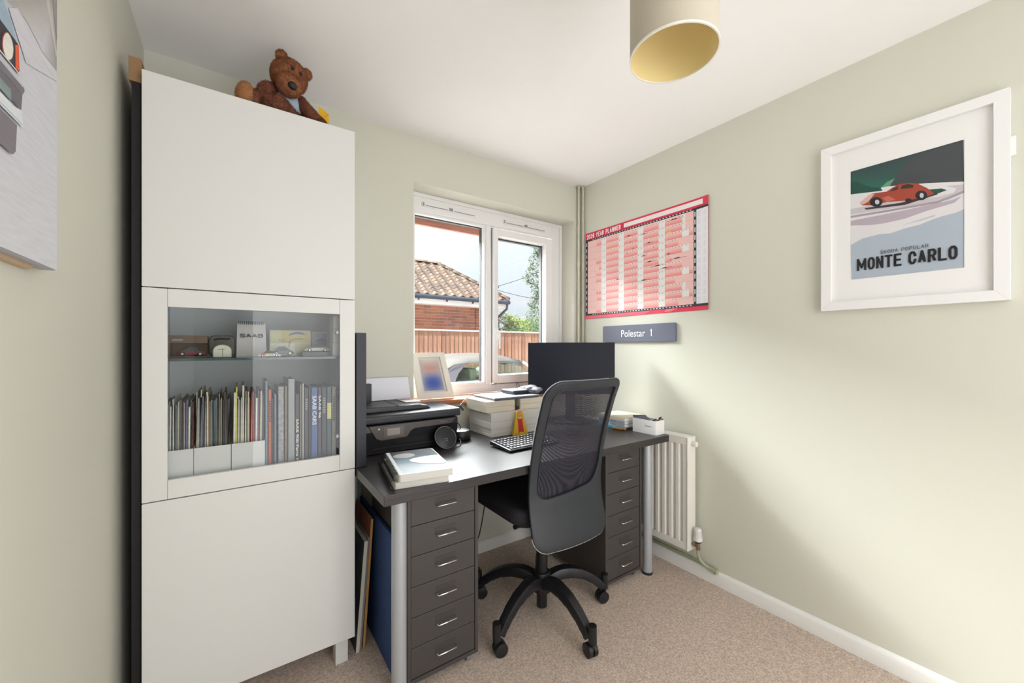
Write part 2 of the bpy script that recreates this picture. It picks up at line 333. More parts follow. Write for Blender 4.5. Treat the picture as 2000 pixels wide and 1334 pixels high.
# ---- house eaves outside the window
ev_m = mat('stained_eaves_timber', (104, 60, 46), .6, noise_s=8, noise_a=.35, stretch=(1, 12, 12))
B('trim_2', ev_m, None, (XL-.5, 2.49, 2.012, XR+1.2, 2.515, 2.15), (XL-.5, 2.285, 2.125, XR+1.2, 2.49, 2.145), kind='structure', bevel=.003)

# ---- corner heating pipes
pipe_m = mat('painted_pipe', (206, 203, 184), .45)
for i, (px, py) in enumerate(((1.948, 1.982), (1.978, 1.972))):
    p = MB(); p.cyl((px, py, .07), (px, py, ZC-.002), .0078, 12)
    r = thing('heating_pipe', ['painted vertical heating pipe in the corner, nearer the window', 'painted vertical heating pipe in the corner, nearer the year planner'][i], 'pipe', (px, py, .07), group='corner heating pipes')
    p.build('pipe', pipe_m, r, smooth=True)
    q = MB(); q.cyl((px, py, 1.755), (px, py, 1.79), .0105, 12); q.build('coupling', pipe_m, r, smooth=True)
    q = MB(); q.lathe([(.0078, 0), (.018, 0), (.02, -.004), (.0078, -.006)], (px, py, ZC-.001), 16); q.build('ceiling_collar', pipe_m, r, smooth=True)

# ================================================================ tall cabinet
cx0, cx1 = -.230, .368
cab = thing('display_cabinet', 'tall white cabinet with one glass-framed door, against the back wall', 'cabinet', (.069, 1.78, 0))
B('carcass', cab_in, cab, (cx0+.002, 1.592, .10, cx0+.020, 1.99, 2.02), (cx1-.020, 1.592, .10, cx1-.002, 1.99, 2.02), (cx0+.02, 1.592, .10, cx1-.02, 1.99, .118), (cx0+.02, 1.592, 2.002, cx1-.02, 1.99, 2.02), (cx0+.02, 1.98, .118, cx1-.02, 1.99, 2.002), (cx0+.02, 1.60, .745, cx1-.02, 1.98, .763), (cx0+.02, 1.60, 1.36, cx1-.02, 1.98, 1.378))
B('door', cab_m, cab, cx0, 1.572, 1.3815, cx1, 1.590, 2.02, bevel=.0015, label='plain white upper door')
B('door', cab_m, cab, cx0, 1.572, .10, cx1, 1.590, .7385, bevel=.0015, label='plain white lower door')
gd = B('door_frame', cab_m, cab, (cx0, 1.572, .7415, -.1725, 1.590, 1.3785), (.3145, 1.572, .7415, cx1, 1.590, 1.3785), (-.172, 1.572, .7415, .314, 1.590, .7985), (-.172, 1.572, 1.3235, .314, 1.590, 1.3785), bevel=.0012, label='white frame of the glazed door')
B('glass_pane', cabglass_m, gd, -.172, 1.580, .798, .314, 1.584, 1.324)
for hz in (1.25, .86): B('hinge', metal_m, gd, .305, 1.590, hz, .345, 1.62, hz+.012, bevel=.002)
B('glass_shelf', shelfglass_m, cab, cx0+.02, 1.612, 1.1575, cx1-.02, 1.98, 1.1655)
for lx in (cx0+.03, .317):
    for ly in (1.60, 1.92): B('leg', cab_m, cab, lx-.012, ly, 0, lx+.032, ly+.05, .10, bevel=.001)

# magazine files + magazines
F = [('left', -.205, -.114), ('middle', -.1125, -.0165), ('right', -.0145, .0795)]
for nm, a, b in F:
    f = thing('magazine_file', 'low-fronted white magazine file, %s of three in the cabinet' % {'left': 'leftmost', 'middle': 'middle one', 'right': 'rightmost'}[nm], 'magazine file', ((a+b)/2, 1.75, .763), group='white magazine files')
    B('front_panel', cab_m, f, a, 1.612, .763, b, 1.6145, .878)
    B('body', cab_m, f, (a, 1.6145, .763, a+.0015, 1.90, .878), (b-.0015, 1.6145, .763, b, 1.90, .878), (a, 1.90, .763, b, 1.902, 1.0), (a, 1.6145, .763, b, 1.90, .765))
T = dict(white=(222, 222, 216), cream=(214, 205, 180), grey=(150, 150, 146), slate=(86, 100, 108), dark=(44, 44, 52), brown=(92, 76, 72), teal=(70, 98, 102), red=(176, 46, 36), blue=(70, 90, 150), yellow=(214, 196, 96), khaki=(140, 128, 106), maroon=(120, 30, 36), purple=(108, 96, 128))
seqs = dict(left='grey slate white brown white teal slate white grey white slate teal white teal grey cream slate brown dark grey purple brown white dark teal maroon'.split(),
            middle='cream cream white slate cream purple dark white dark cream khaki khaki grey dark teal slate khaki khaki grey dark dark khaki dark dark purple'.split(),
            right='white yellow khaki white white white cream white grey cream red white red maroon white purple maroon cream brown'.split())
mm = {k: mat('magazine_'+k, v, .5, noise_s=60, noise_a=.12) for k, v in T.items()}
for nm, a, b in F:
    sq = seqs[nm]; n = len(sq); ws = [random.uniform(.6, 1.4) for _ in sq]; tot = sum(ws); x = a+.003; sp = (b-a-.006)
    for ti, (t, w) in enumerate(zip(sq, ws)):
        pv = sq[ti-1] if ti else None; nx_ = sq[ti+1] if ti < n-1 else None
        where = ('leftmost, beside a %s one' % nx_) if not pv else ('rightmost, beside a %s one' % pv) if not nx_ else 'between a %s and a %s one' % (pv, nx_)
        same = [j for j in range(n) if sq[j] == t and j and j < n-1 and (sq[j-1], sq[j+1]) == (pv, nx_)]
        if len(same) > 1: where += ', far %s' % ('left' if ti == same[0] else 'right')
        w = w/tot*sp; hgt = random.uniform(.255, .285)+(.02 if t in ('cream', 'yellow') else 0)-(.015 if nm == 'left' else 0); lean = random.uniform(-.002, .004)
        mb = MB(); mb.add([(x+.0003, 1.637, .766), (x+w-.0003, 1.637, .766), (x+w-.0003+lean, 1.637, .766+hgt), (x+.0003+lean, 1.637, .766+hgt), (x+.0003, 1.85, .766), (x+w-.0003, 1.85, .766), (x+w-.0003+lean, 1.85, .766+hgt), (x+.0003+lean, 1.85, .766+hgt)],
                         [(0, 1, 2, 3), (5, 4, 7, 6), (0, 4, 5, 1), (3, 2, 6, 7), (0, 3, 7, 4), (1, 5, 6, 2)])
        mb.build('magazine', mm[t], None, tag=('thin %s magazine in %s file, %s' % (t, nm, where), 'magazine', 'magazines in the %s white file' % nm))
        x += w
SB = [(.0805, .089, 1.084, (120, 165, 190), 'tall sky-blue booklet at the end of the magazine files', ''), (.0895, .1005, 1.052, (225, 100, 40), 'bright orange paperback between the blue booklet and dark volume', '|9'),
      (.101, .1065, 1.02, (70, 50, 55), 'dark brown slim volume right of the orange paperback', ''), (.107, .1155, 1.035, (126, 138, 170), 'pale blue slim paperback with white lettering', '|3'),
      (.116, .1185, 1.03, (70, 36, 40), 'very thin maroon booklet beside the pale blue paperback', ''), (.119, .1385, 1.06, (176, 174, 178), 'thick grey book with a marbled spine', ''),
      (.139, .1495, 1.062, (138, 118, 96), 'brown speckled book beside the thick marbled one', ''), (.150, .1725, 1.086, (176, 180, 182), 'tallest light grey plain book', ''),
      (.173, .187, 1.03, (34, 34, 40), 'black manual with white lettering low on its spine', 'SAAB 900 Parts Manual'), (.1875, .1945, 1.065, (150, 128, 120), 'tan rough-spined book right of the black manual', ''),
      (.195, .202, 1.068, (216, 218, 204), 'thin ivory book beside the tan one', ''), (.2025, .2165, 1.05, (38, 48, 56), 'blackish-green book left of the navy one', '|5'),
      (.217, .2245, 1.052, (36, 40, 58), 'navy narrow book next to the bright blue one', ''), (.225, .2475, 1.05, (62, 98, 176), 'bright blue book lettered in white', 'SAAB CARS'),
      (.248, .2605, 1.05, (66, 48, 66), 'plum-coloured book right of the bright blue one', 'SAAB 96'), (.261, .278, 1.05, (38, 40, 54), 'midnight-dark book with faint lettering', '|7'),
      (.279, .295, 1.052, (46, 78, 96), 'petrol-blue book with a yellow spine label', ''), (.2955, .311, 1.052, (136, 134, 120), 'stone-coloured thick book with black lettering', '|11'), (.3115, .338, 1.03, (40, 44, 56), 'rightmost dark book in the cabinet', '|13')]
wt = mat('white_ink', (225, 225, 225), .5); bk = mat('black_ink', (30, 28, 30), .5)
for a, b, zt, c, lb, tx in SB:
    m = mat('cover_%d_%d_%d' % c, tuple(int(q*.86) for q in c), .4, noise_s=90, noise_a=.3 if 'marbled' in lb or 'speckled' in lb else .06)
    mb = MB(); d = .18
    mb.box(a, 1.622, .763, a+.0015, 1.622+d, zt, 0); mb.box(b-.0015, 1.622, .763, b, 1.622+d, zt, 0); mb.box(a, 1.622, .763, b, 1.6235, zt, 0); mb.box(a+.0015, 1.6235, .766, b-.0015, 1.622+d-.003, zt-.004, 1)
    bo = mb.build('book', [m, paper_m], None, tag=(lb+', inside the cabinet', 'book', 'books standing in the cabinet'))
    if tx and tx[0] == '|':
        nb = int(tx[1:]); bars(bo, ((a+b)/2-(b-a)*.22, 1.622, zt-.04), (0, 0, -1), (1, 0, 0), nb*.0085, (b-a)*.45, nb, bk if 'orange' in lb or 'stone' in lb else mat('faint_ink', (140, 144, 150), .5))
    elif tx:
        L = min(.012*len(tx), .2); hh = (b-a)*.6
        text(bo, tx, ((a+b)/2-hh/2, 1.622, zt-(.03 if 'CARS' in tx or '96' in tx else .09 if 'Parts' in tx else .05)), (0, 0, -1), (1, 0, 0), L, hh, bk if 'orange' in lb or 'stone' in lb else wt, bold=.02)
    if 'yellow spine' in lb: B('spine_label', [mat('yellow_label', (205, 200, 120), .5)], bo, a+.001, 1.6213, .93, b-.001, 1.622, .99)

# ---- model cars (a small loft)
def car_mesh(mb, c, L, Wd, H, face=1, roof=(.30, .42, .70, .88), belt=.55, mi=(0, 1, 2), nose=.36, tail=.45):
    """c = centre on ground, x is the length axis, face=+1 nose to +x"""
    st = [(0, .42*tail/.45, .80), (.06, tail, .92), (.16, belt, 1), (roof[0], belt+.03, 1), (roof[1], belt+.02, 1), (.60, belt+.02, 1), (roof[3], belt-.02, .98), (.94, nose+.06, .93), (1, nose-.06, .78)]
    rows = []
    for s, top, w in st:
        x = c[0]+face*(s-.5)*L; hw = Wd/2*w; z0 = c[2]+H*.14; zt = c[2]+H*top
        rows.append([(x, c[1]-hw*.96, z0), (x, c[1]-hw, z0+(zt-z0)*.5), (x, c[1]-hw*.93, zt*.97+z0*.03), (x, c[1]-hw*.5, zt), (x, c[1]+hw*.5, zt), (x, c[1]+hw*.93, zt*.97+z0*.03), (x, c[1]+hw, z0+(zt-z0)*.5), (x, c[1]+hw*.96, z0)])
    n = 8; vs = [p for r in rows for p in r]
    fs = [(i*n+j, i*n+j+1, (i+1)*n+j+1, (i+1)*n+j) for i in range(len(rows)-1) for j in range(n-1)]+[tuple(range(n)), tuple(range(len(vs)-n, len(vs)))]+[(i*n, (i+1)*n, (i+1)*n+n-1, i*n+n-1) for i in range(len(rows)-1)]
    mb.add(vs, fs, mi[0])
    a, b, d, e = roof
    def X(s): return c[0]+face*(s-.5)*L
    hw = Wd/2*.92; rw = Wd/2*.68; zb = c[2]+H*(belt-.01); zt = c[2]+H
    g = [(X(a-.12), zb), (X(a+.04), zt*.97+zb*.03), (X(b+.06), zt), (X(d-.14), zt*.98+zb*.02), (X(e-.04), zb)]
    vs = [(x, c[1]+sg*(hw if z == zb else rw), z) for sg in (-1, 1) for x, z in g]
    mb.add(vs, [(0, 1, 2, 3, 4), (9, 8, 7, 6, 5)], mi[1])
    mb.add(vs, [(0, 5, 6, 1), (3, 8, 9, 4)], mi[1]); mb.add(vs, [(1, 6, 7, 2), (2, 7, 8, 3)], mi[0])
    for sx in ((a-.02), (a+b+d)/3, (d+.01)):   # pillars
        pz = c[2]+H*.99
        mb.box(X(sx)-L*.008, c[1]-hw*.86, zb, X(sx)+L*.008, c[1]-hw*.84+Wd*.01, pz*.5+zb*.5, mi[0])
    for s in (.19, .80):
        for sg in (-1, 1):
            y = c[1]+sg*Wd*.46; r = H*.235
            mb.cyl((X(s), y-Wd*.05, c[2]+r), (X(s), y+Wd*.05, c[2]+r), r, 16, mi[2])
            mb.cyl((X(s), y+sg*Wd*.05, c[2]+r), (X(s), y+sg*Wd*.062, c[2]+r), r*.5, 12, mi[3] if len(mi) > 3 else mi[0])
glz = mat('toy_glazing', (60, 66, 74), .15); tyre = mat('tyre_rubber', (28, 28, 30), .7); hub_m = mat('hub_silver', (190, 192, 195), .35, metal=.6)
r = thing('toy_car', 'small white rally model car with red and yellow stripes, front of the glass shelf', 'model car', (.095, 1.645, 1.166))
mb = MB(); car_mesh(mb, (.095, 1.645, 1.166), .068, .028, .022, 1, mi=(0, 1, 2, 3)); mb.build('body', [mat('toy_white', (228, 226, 220), .3), glz, tyre, hub_m], r, smooth=True, angle=30)
art('livery', [((200, 50, 40), [(.064, 1.177), (.072, 1.182), (.086, 1.176), (.086, 1.173)]), ((210, 190, 60), [(.086, 1.174), (.093, 1.178), (.10, 1.176), (.098, 1.173)]), ((60, 60, 120), [(.10, 1.175), (.106, 1.175), (.106, 1.172), (.10, 1.172)])], lambda a, b, k: (a, 1.6308-k, b), r, print_m)
r = thing('toy_car', 'cream saloon model car at the right end of the glass shelf', 'model car', (.259, 1.725, 1.183))
mb = MB(); car_mesh(mb, (.259, 1.725, 1.183), .09, .036, .028, -1, mi=(0, 1, 2, 3)); mb.build('body', [mat('toy_cream', (206, 206, 190), .3), glz, tyre, hub_m], r, smooth=True, angle=30)
B('display_plinth', mat('plinth_black', (58, 58, 66), .3), None, .205, 1.69, 1.1657, .32, 1.76, 1.183, bevel=.001, tag=('low dark plinth under the cream model car', 'plinth'))
r = thing('boxed_toy_car', 'red vintage model car in a brown window box, left end of glass shelf', 'model car', (-.134, 1.74, 1.166))
B('box', mat('brown_carton', (112, 88, 70), .6), r, (-.185, 1.712, 1.166, -.083, 1.78, 1.17), (-.185, 1.776, 1.17, -.083, 1.78, 1.241), (-.185, 1.712, 1.215, -.083, 1.776, 1.241), (-.185, 1.712, 1.17, -.181, 1.776, 1.215))
mb = MB(); car_mesh(mb, (-.128, 1.744, 1.1705), .078, .034, .032, -1, mi=(0, 1, 2, 3), belt=.5); mb.build('car', [mat('toy_red', (130, 30, 42), .3), glz, tyre, hub_m], r, smooth=True, angle=30)
B('label_strip', mat('faint_ink', (140, 144, 150), .5), r, -.176, 1.7112, 1.222, -.148, 1.712, 1.229)
r = thing('storage_tin', 'dark grey round-shouldered tin behind a white dome, on the glass shelf', 'tin', (-.045, 1.77, 1.166))
mb = MB(); mb.prism(rr(-.082, 1.166, -.005, 1.243, .018), 'y', 1.75, 1.80); mb.build('body', mat('tin_grey', (74, 72, 68), .4, metal=.3), r, bevel=.003, smooth=True)
mb = MB(); mb.tube(curve([(-.065, 1.745, 1.228), (-.05, 1.742, 1.231), (-.03, 1.742, 1.229), (-.02, 1.745, 1.232)], 4), .0028, 6); mb.build('handle', black_m, r, smooth=True)
r = thing('dome_ornament', 'white dome-shaped ornament with a dark line drawing, in front of the tin', 'ornament', (-.041, 1.67, 1.166))
mb = MB(); mb.prism([(-.067, 1.166), (-.015, 1.166)]+[(-.041+.026*math.cos(t), 1.188+.022*math.sin(t)) for t in [PI*k/12 for k in range(13)]], 'y', 1.66, 1.69); mb.build('body', mat('dome_white', (216, 214, 196), .4), r, bevel=.003, smooth=True)
art('drawing', [((80, 80, 90), [(-.054, 1.193), (-.038, 1.193), (-.038, 1.1945), (-.054, 1.1945)]), ((90, 90, 100), [(-.041, 1.17), (-.0395, 1.17), (-.0395, 1.193), (-.041, 1.193)]), ((170, 70, 60), [(-.04, 1.194), (-.034, 1.194), (-.034, 1.196), (-.04, 1.196)])], lambda a, b, k: (a, 1.6596-k, b), r, print_m)
r = thing('spiral_notepad', 'white wire-bound notepad lettered SAAB, standing on the glass shelf', 'notepad', (.045, 1.765, 1.166))
mb = MB(); mb.add([(-.002, 1.75, 1.166), (.092, 1.75, 1.166), (.089, 1.772, 1.29), (.001, 1.772, 1.29), (-.002, 1.80, 1.166), (.092, 1.80, 1.166), (.089, 1.776, 1.29), (.001, 1.776, 1.29)], [(0, 1, 2, 3), (5, 4, 7, 6), (0, 3, 7, 4), (1, 5, 6, 2), (3, 2, 6, 7)]); mb.build('cover', mat('pad_cover', (216, 212, 210), .5), r)
mb = MB()
for k in range(14): mb.tube([(.006+k*.0058, 1.774+.004*math.cos(t), 1.29+.007*math.sin(t)) for t in [2*PI*j/8 for j in range(9)]], .0009, 5, cap=False)
mb.build('wire_binding', gap_m, r)
block_text(r, 'SAAB', (.009, 1.7605, 1.236), (1, 0, 0), (0, .17, 1), .072, .015, mat('grey_ink', (96, 92, 100), .5), t=.24, lift=.002, cell=1, gap=.12)
r = thing('framed_print', 'yellow print of a blue-roofed car leaning at the back of the glass shelf', 'picture', (.177, 1.82, 1.166))
B('frame', mat('pale_frame', (196, 192, 170), .5), r, .104, 1.805, 1.166, .25, 1.82, 1.269, bevel=.001)
art('print', [((206, 200, 150), [(.107, 1.169), (.247, 1.169), (.247, 1.266), (.107, 1.266)]), ((196, 180, 90), [(.145, 1.22), (.247, 1.22), (.247, 1.266), (.145, 1.266)]), ((60, 84, 160), [(.168, 1.246), (.178, 1.257), (.195, 1.263), (.215, 1.261), (.236, 1.250), (.2, 1.254), (.18, 1.25)]), ((120, 116, 110), [(.168, 1.20), (.172, 1.225), (.19, 1.236), (.22, 1.236), (.238, 1.228), (.22, 1.232), (.19, 1.232), (.176, 1.222), (.173, 1.20)]), ((30, 30, 30), circ(.139, 1.228, .002)), ((30, 30, 30), circ(.151, 1.228, .002))], lambda a, b, k: (a, 1.8045-k, b), r, print_m)
r = thing('boxed_toy_car', 'dark model car with a red stripe in a clear case, middle of glass shelf', 'model car', (.144, 1.735, 1.166))
mb = MB(); car_mesh(mb, (.144, 1.735, 1.17), .074, .034, .034, 1, mi=(0, 1, 2, 3)); mb.build('car', [mat('toy_plum', (84, 50, 66), .3), glz, tyre, hub_m], r, smooth=True, angle=30)
B('clear_case', glass_m, r, .10, 1.71, 1.1662, .188, 1.76, 1.216); B('base', mat('case_base', (66, 70, 88), .3), r, .10, 1.71, 1.166, .188, 1.76, 1.1695)
r = thing('small_picture', 'little white-framed landscape picture behind the cream model car', 'picture', (.291, 1.86, 1.166))
B('frame', mat('pale_frame', (196, 192, 170), .5), r, .258, 1.85, 1.166, .324, 1.862, 1.266, bevel=.001)
art('print', [((150, 158, 170), [(.264, 1.172), (.318, 1.172), (.318, 1.26), (.264, 1.26)]), ((190, 180, 176), [(.264, 1.172), (.318, 1.172), (.318, 1.205), (.264, 1.205)]), ((70, 74, 84), [(.266, 1.225), (.285, 1.236), (.3, 1.24), (.317, 1.225)])], lambda a, b, k: (a, 1.8495-k, b), r, print_m)
for k in range(3): B('white_carton', mat('carton_white', (210, 210, 208), .6), None, .303+.001*k, 1.64, 1.166+k*.052, .344, 1.72, 1.166+k*.052+.0515, bevel=.001, tag=('small white carton, %s of the stack at the right end of the glass shelf' % ['bottom', 'middle one', 'top'][k], 'carton', 'white cartons on the glass shelf'))

# ---- on top of the cabinet: teddy bear and yellow boxes
fur = mat('brown_fur', (146, 96, 68), .95, spec=.12, noise_s=50, noise_a=.3); fur2 = mat('dark_brown_fur', (118, 74, 58), .95, spec=.12, noise_s=50, noise_a=.3)
paw = mat('paw_suede', (168, 116, 76), .95)
bear = thing('teddy_bear', 'brown plush teddy bear in a light blue vest, sitting on the cabinet', 'teddy bear', (.15, 1.69, 2.02))
mb = MB(); mb.ell((.155, 1.715, 2.090), (.056, .050, .072), fuzz=3000, fl=.0055); mb.build('torso', fur2, bear, smooth=True)
HM = Matrix.Rotation(math.radians(16), 3, 'Z') @ Matrix.Rotation(math.radians(14), 3, 'Y') @ Matrix.Rotation(math.radians(20), 3, 'X')
hc = Vector((.158, 1.664, 2.198))
hd = MB(); hd.ell(hc, (.060, .057, .060), HM, fuzz=9000, fl=.0055)
hd.ell(hc+HM @ Vector((0, -.046, -.036)), (.042, .042, .040), HM, fuzz=3200, fl=.005)
head = hd.build('head', fur, bear, smooth=True)
for sx in (-1, 1):
    ear = MB(); ear.ell(hc+HM @ Vector((sx*.044, -.004, .045)), (.019, .011, .019), HM, 12, 8, fuzz=1100, fl=.0055); ear.build('ear', fur, head, smooth=True)
    ey = MB(); ey.ell(hc+HM @ Vector((sx*.014+.004, -.054, .020)), .0058, None, 10, 8); ey.build('eye', black_m, head, smooth=True)
ns = MB(); ns.ell(hc+HM @ Vector((.002, -.086, -.042)), (.0155, .012, .013), HM, 14, 10); ns.build('nose', mat('nose_black', (26, 22, 24), .5), head, smooth=True)
def limb(name, pts, rs, m, fz=4000):
    mb = MB(); mb.tube(curve(pts, 5), [rs[0]+(rs[-1]-rs[0])*i/(len(pts)*5-5) for i in range((len(pts)-1)*5+1)], 12)
    mb.ell(pts[0], rs[0]*1.0, None, 12, 8); mb.ell(pts[-1], rs[-1]*1.02, None, 12, 8, fuzz=fz//3, fl=.0055)
    P = curve(pts, 5)
    for i, p in enumerate(P): mb.ell(p, rs[0]+(rs[-1]-rs[0])*i/(len(P)-1)*.97, None, 4, 3, fuzz=fz//len(P), fl=.0055)
    return mb.build(name, m, bear, smooth=True, angle=80)
limb('arm', [(.115, 1.70, 2.150), (.088, 1.665, 2.130), (.080, 1.64, 2.095), (.095, 1.62, 2.062)], [.024, .026], fur2)
limb('arm', [(.196, 1.70, 2.135), (.222, 1.67, 2.095), (.262, 1.64, 2.045)], [.026, .020], fur2)
limb('leg', [(.14, 1.70, 2.060), (.08, 1.67, 2.060), (.045, 1.64, 2.064)], [.034, .034], fur2)
limb('leg', [(.17, 1.70, 2.055), (.145, 1.655, 2.06), (.122, 1.622, 2.058)], [.034, .034], fur2)
mb = MB(); mb.ell((.022, 1.630, 2.066), (.025, .034, .043), Matrix.Rotation(.5, 3, 'Z'), fuzz=1800, fl=.005); mb.build('foot', paw, bear, smooth=True, label='tan suede foot')
v = MB(); v.ell((.155, 1.715, 2.110), (.0615, .0555, .056), nu=24, nv=14); v.build('vest', mat('pale_blue_cloth', (170, 188, 206), .9), bear, smooth=True, label='light blue vest')
yel = mat('yellow_card', (232, 178, 30), .55)
r = thing('yellow_box', "small folded yellow card box behind the bear's paw, on the cabinet", 'box', (.275, 1.70, 2.02))
yb = MB(); yb.prism([(.262, 2.021), (.293, 2.021), (.293, 2.100), (.262, 2.112)], 'y', 1.675, 1.73); yb.build('box_body', yel, r, bevel=.001)
yb = MB(); yb.add([(.257, 1.668, 2.129), (.292, 1.660, 2.103), (.293, 1.660, 2.021), (.257, 1.668, 2.021)], [(0, 1, 2, 3)]); yb.build('flap', yel, r, solid=.0012)
yb = MB(); yb.prism([(.222, 2.021), (.262, 2.021), (.262, 2.110), (.222, 2.116)], 'y', 1.772, 1.80); yb.build('side_tab', yel, r)
yb = MB(); yb.tube([(.270, 1.6625, 2.03), (.274, 1.661, 2.085), (.292, 1.658, 2.103)], .0006, 4); yb.build('fold_crease', mat('yellow_crease', (170, 124, 20), .6), r)
# dark sheet added for the shade in the gap left of the cabinet
r = thing('gap_shade_sheet', 'tall dark sheet added as gap shade, with a brown cardboard end, left of the cabinet', 'board', (-.246, 1.8, 0))
B('board', mat('gap_shade_dark', (14, 11, 14), .6), r, -.256, 1.60, 0, -.236, 1.93, 1.99)  # near-black colour stands for the shade in the gap
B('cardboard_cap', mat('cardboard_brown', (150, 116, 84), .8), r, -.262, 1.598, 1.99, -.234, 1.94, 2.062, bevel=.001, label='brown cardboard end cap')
# ================================================================ desk
desk = thing('desk', 'black-brown desk on silver cylindrical legs, under the window', 'desk', (1.115, 1.6, 0))
DX0, DX1, DY0, DY1, DZ = .372, 1.857, 1.224, 1.980, .740
B('top', desk_m, desk, DX0, DY0, .706, DX1, DY1, DZ, bevel=.0015)
for lx, ly in ((.447, 1.305), (1.79, 1.308), (.447, 1.90), (1.79, 1.90)):
    mb = MB(); mb.cyl((lx, ly, .012), (lx, ly, .7055), .0248, 28); lg = mb.build('leg', metal_m, desk, smooth=True)
    mb = MB(); mb.cyl((lx, ly, 0), (lx, ly, .012), .027, 24); mb.build('foot', black_m, lg, smooth=True)
# shelf side panel standing on the desk
B('upright_board', mat('dark_blue_black_board', (38, 40, 50), .5, bump=.2, bump_s=60), None, .3735, 1.575, .7405, .411, 1.96, 1.256, bevel=.001, tag=('dark upright board standing on the desk between cabinet and printer', 'board'))
B('back_panel', black_m, None, .495, 1.955, .7405, .535, 1.985, 1.022, bevel=.001, tag=('narrow black panel against the wall behind the printer', 'panel'))
# ---- drawer units
def drawers(x0, label, yf=1.31):
    w, d, z0, z1 = .278, .43, .037, .700
    r = thing('drawer_unit', label, 'drawer unit', (x0+w/2, yf+d/2, 0), group='dark steel drawer units')
    B('body', draw_m, r, (x0, yf, z0, x0+.013, yf+d, z1), (x0+w-.013, yf, z0, x0+w, yf+d, z1), (x0+.013, yf, z1-.012, x0+w-.013, yf+d, z1), (x0+.013, yf, z0, x0+w-.013, yf+d, z0+.014), (x0+.013, yf+d-.004, z0, x0+w-.013, yf+d, z1), bevel=.001)
    a, b = z0+.0155, z1-.0135; h = (b-a)/6
    for k in range(6):
        q = MB(); q.box(x0+.0145, yf+.003, a+k*h+.001, x0+w-.0145, yf+.012, a+(k+1)*h-.001)
        dr = q.build('drawer', draw_m, r, bevel=.001)
        cx, cz = x0+w/2+.004, a+k*h+h*.56
        q = MB(); q.tube([(cx-.037, yf+.003, cz), (cx-.037, yf-.015, cz-.001), (cx-.034, yf-.018, cz-.002), (cx+.034, yf-.018, cz-.002), (cx+.037, yf-.015, cz-.001), (cx+.037, yf+.003, cz)], .0026, 8)
        q.build('handle', chrome_m, dr, smooth=True, label='chrome wire handle')
        q = MB(); q.box(cx-.040, yf+.0022, cz-.004, cx+.040, yf+.0032, cz+.020); q.build('label_recess', mat('recess_grey', (60, 56, 55), .5), dr)
    for sx in (x0+.03, x0+w-.03):
        for sy in (yf+.035, yf+d-.035):
            q = MB(); q.cyl((sx-.009, sy, .0185), (sx+.009, sy, .0185), .0185, 14); q.box(sx-.004, sy-.01, .02, sx+.004, sy+.01, z0+.001)
            q.build('castor', mat('castor_grey', (120, 122, 126), .4), r, smooth=True)
    return r
drawers(.478, 'dark steel six-drawer unit under the left end of the desk, beside the silver leg')
drawers(1.468, 'dark steel six-drawer unit under the right end of the desk, near the radiator')

# ---- things leaning between cabinet and desk
def lean(name, xb, xt, th, y0, y1, z, m, tag, edge=None):
    mb = MB(); mb.add([(xb, y0, .001), (xb+th, y0, .001), (xt+th, y0, z), (xt, y0, z), (xb, y1, .001), (xb+th, y1, .001), (xt+th, y1, z), (xt, y1, z)], [(0, 1, 2, 3), (5, 4, 7, 6), (1, 5, 6, 2), (2, 6, 7, 3), (0, 4, 5, 1)], 0)
    mb.add([(xb, y0, .001), (xt, y0, z), (xt, y1, z), (xb, y1, .001)], [(0, 1, 2, 3)], 1)
    return mb.build(name, m, None, tag=tag)
lean('leaning_canvas', .381, .414, .0135, 1.615, 1.95, .43, [mat('canvas_edge', (212, 210, 200), .7), mat('grey_print', (86, 84, 88), .7, noise_s=12, noise_a=.5)], ('white-edged canvas leaning beside the cabinet, nearest to it', 'canvas'))
lean('paper_folder', .3985, .4315, .008, 1.63, 1.95, .435, [mat('folder_grey', (150, 150, 152), .7), mat('folder_face', (180, 176, 168), .7, noise_s=9, noise_a=.3)], ('grey paper folder between the canvas and the brown board', 'folder'))
lean('brown_board', .4095, .4425, .0095, 1.626, 1.95, .507, [mat('board_edge_ochre', (196, 150, 90), .7), mat('board_face_brown', (150, 92, 66), .7, noise_s=14, noise_a=.25)], ('tall brown print board with an ochre edge leaning under the desk', 'board'))
B('blue_folder', mat('blue_cloth_board', (44, 70, 120), .7, noise_s=4, noise_a=.3, stretch=(1, 1.5, 60)), None, .4625, 1.345, .0005, .4755, 1.93, .515, bevel=.002, tag=('large dark blue board standing behind the left desk leg', 'board'))

# ================================================================ printer
pr_m = mat('printer_black', (20, 20, 25), .35); prl = mat('printer_lid', (46, 48, 52), .42); pan = mat('gunmetal_panel', (74, 68, 66), .35)
P = thing('printer', 'black multifunction printer with a small screen, left on the desk', 'printer', (.655, 1.85, DZ))
mb = MB(); mb.prism([(1.712, .7405), (1.985, .7405), (1.985, .868), (1.702, .868), (1.700, .84), (1.706, .80)], 'x', .432, .870); mb.build('body', pr_m, P, bevel=.004)
mb = MB(); mb.prism([(1.692, .878), (1.70, .872), (1.99, .872), (1.99, .908), (1.70, .910), (1.690, .902)], 'x', .424, .880); mb.build('lid', prl, P, bevel=.004)
mb = MB(); mb.prism([(.432, .909), (.76, .909), (.74, .926), (.70, .934), (.44, .936)], 'y', 1.76, 1.98); ad = mb.build('document_feeder', prl, P, bevel=.006, seg=3)
B('feeder_seam', pr_m, ad, .598, 1.758, .932, .601, 1.97, .937)
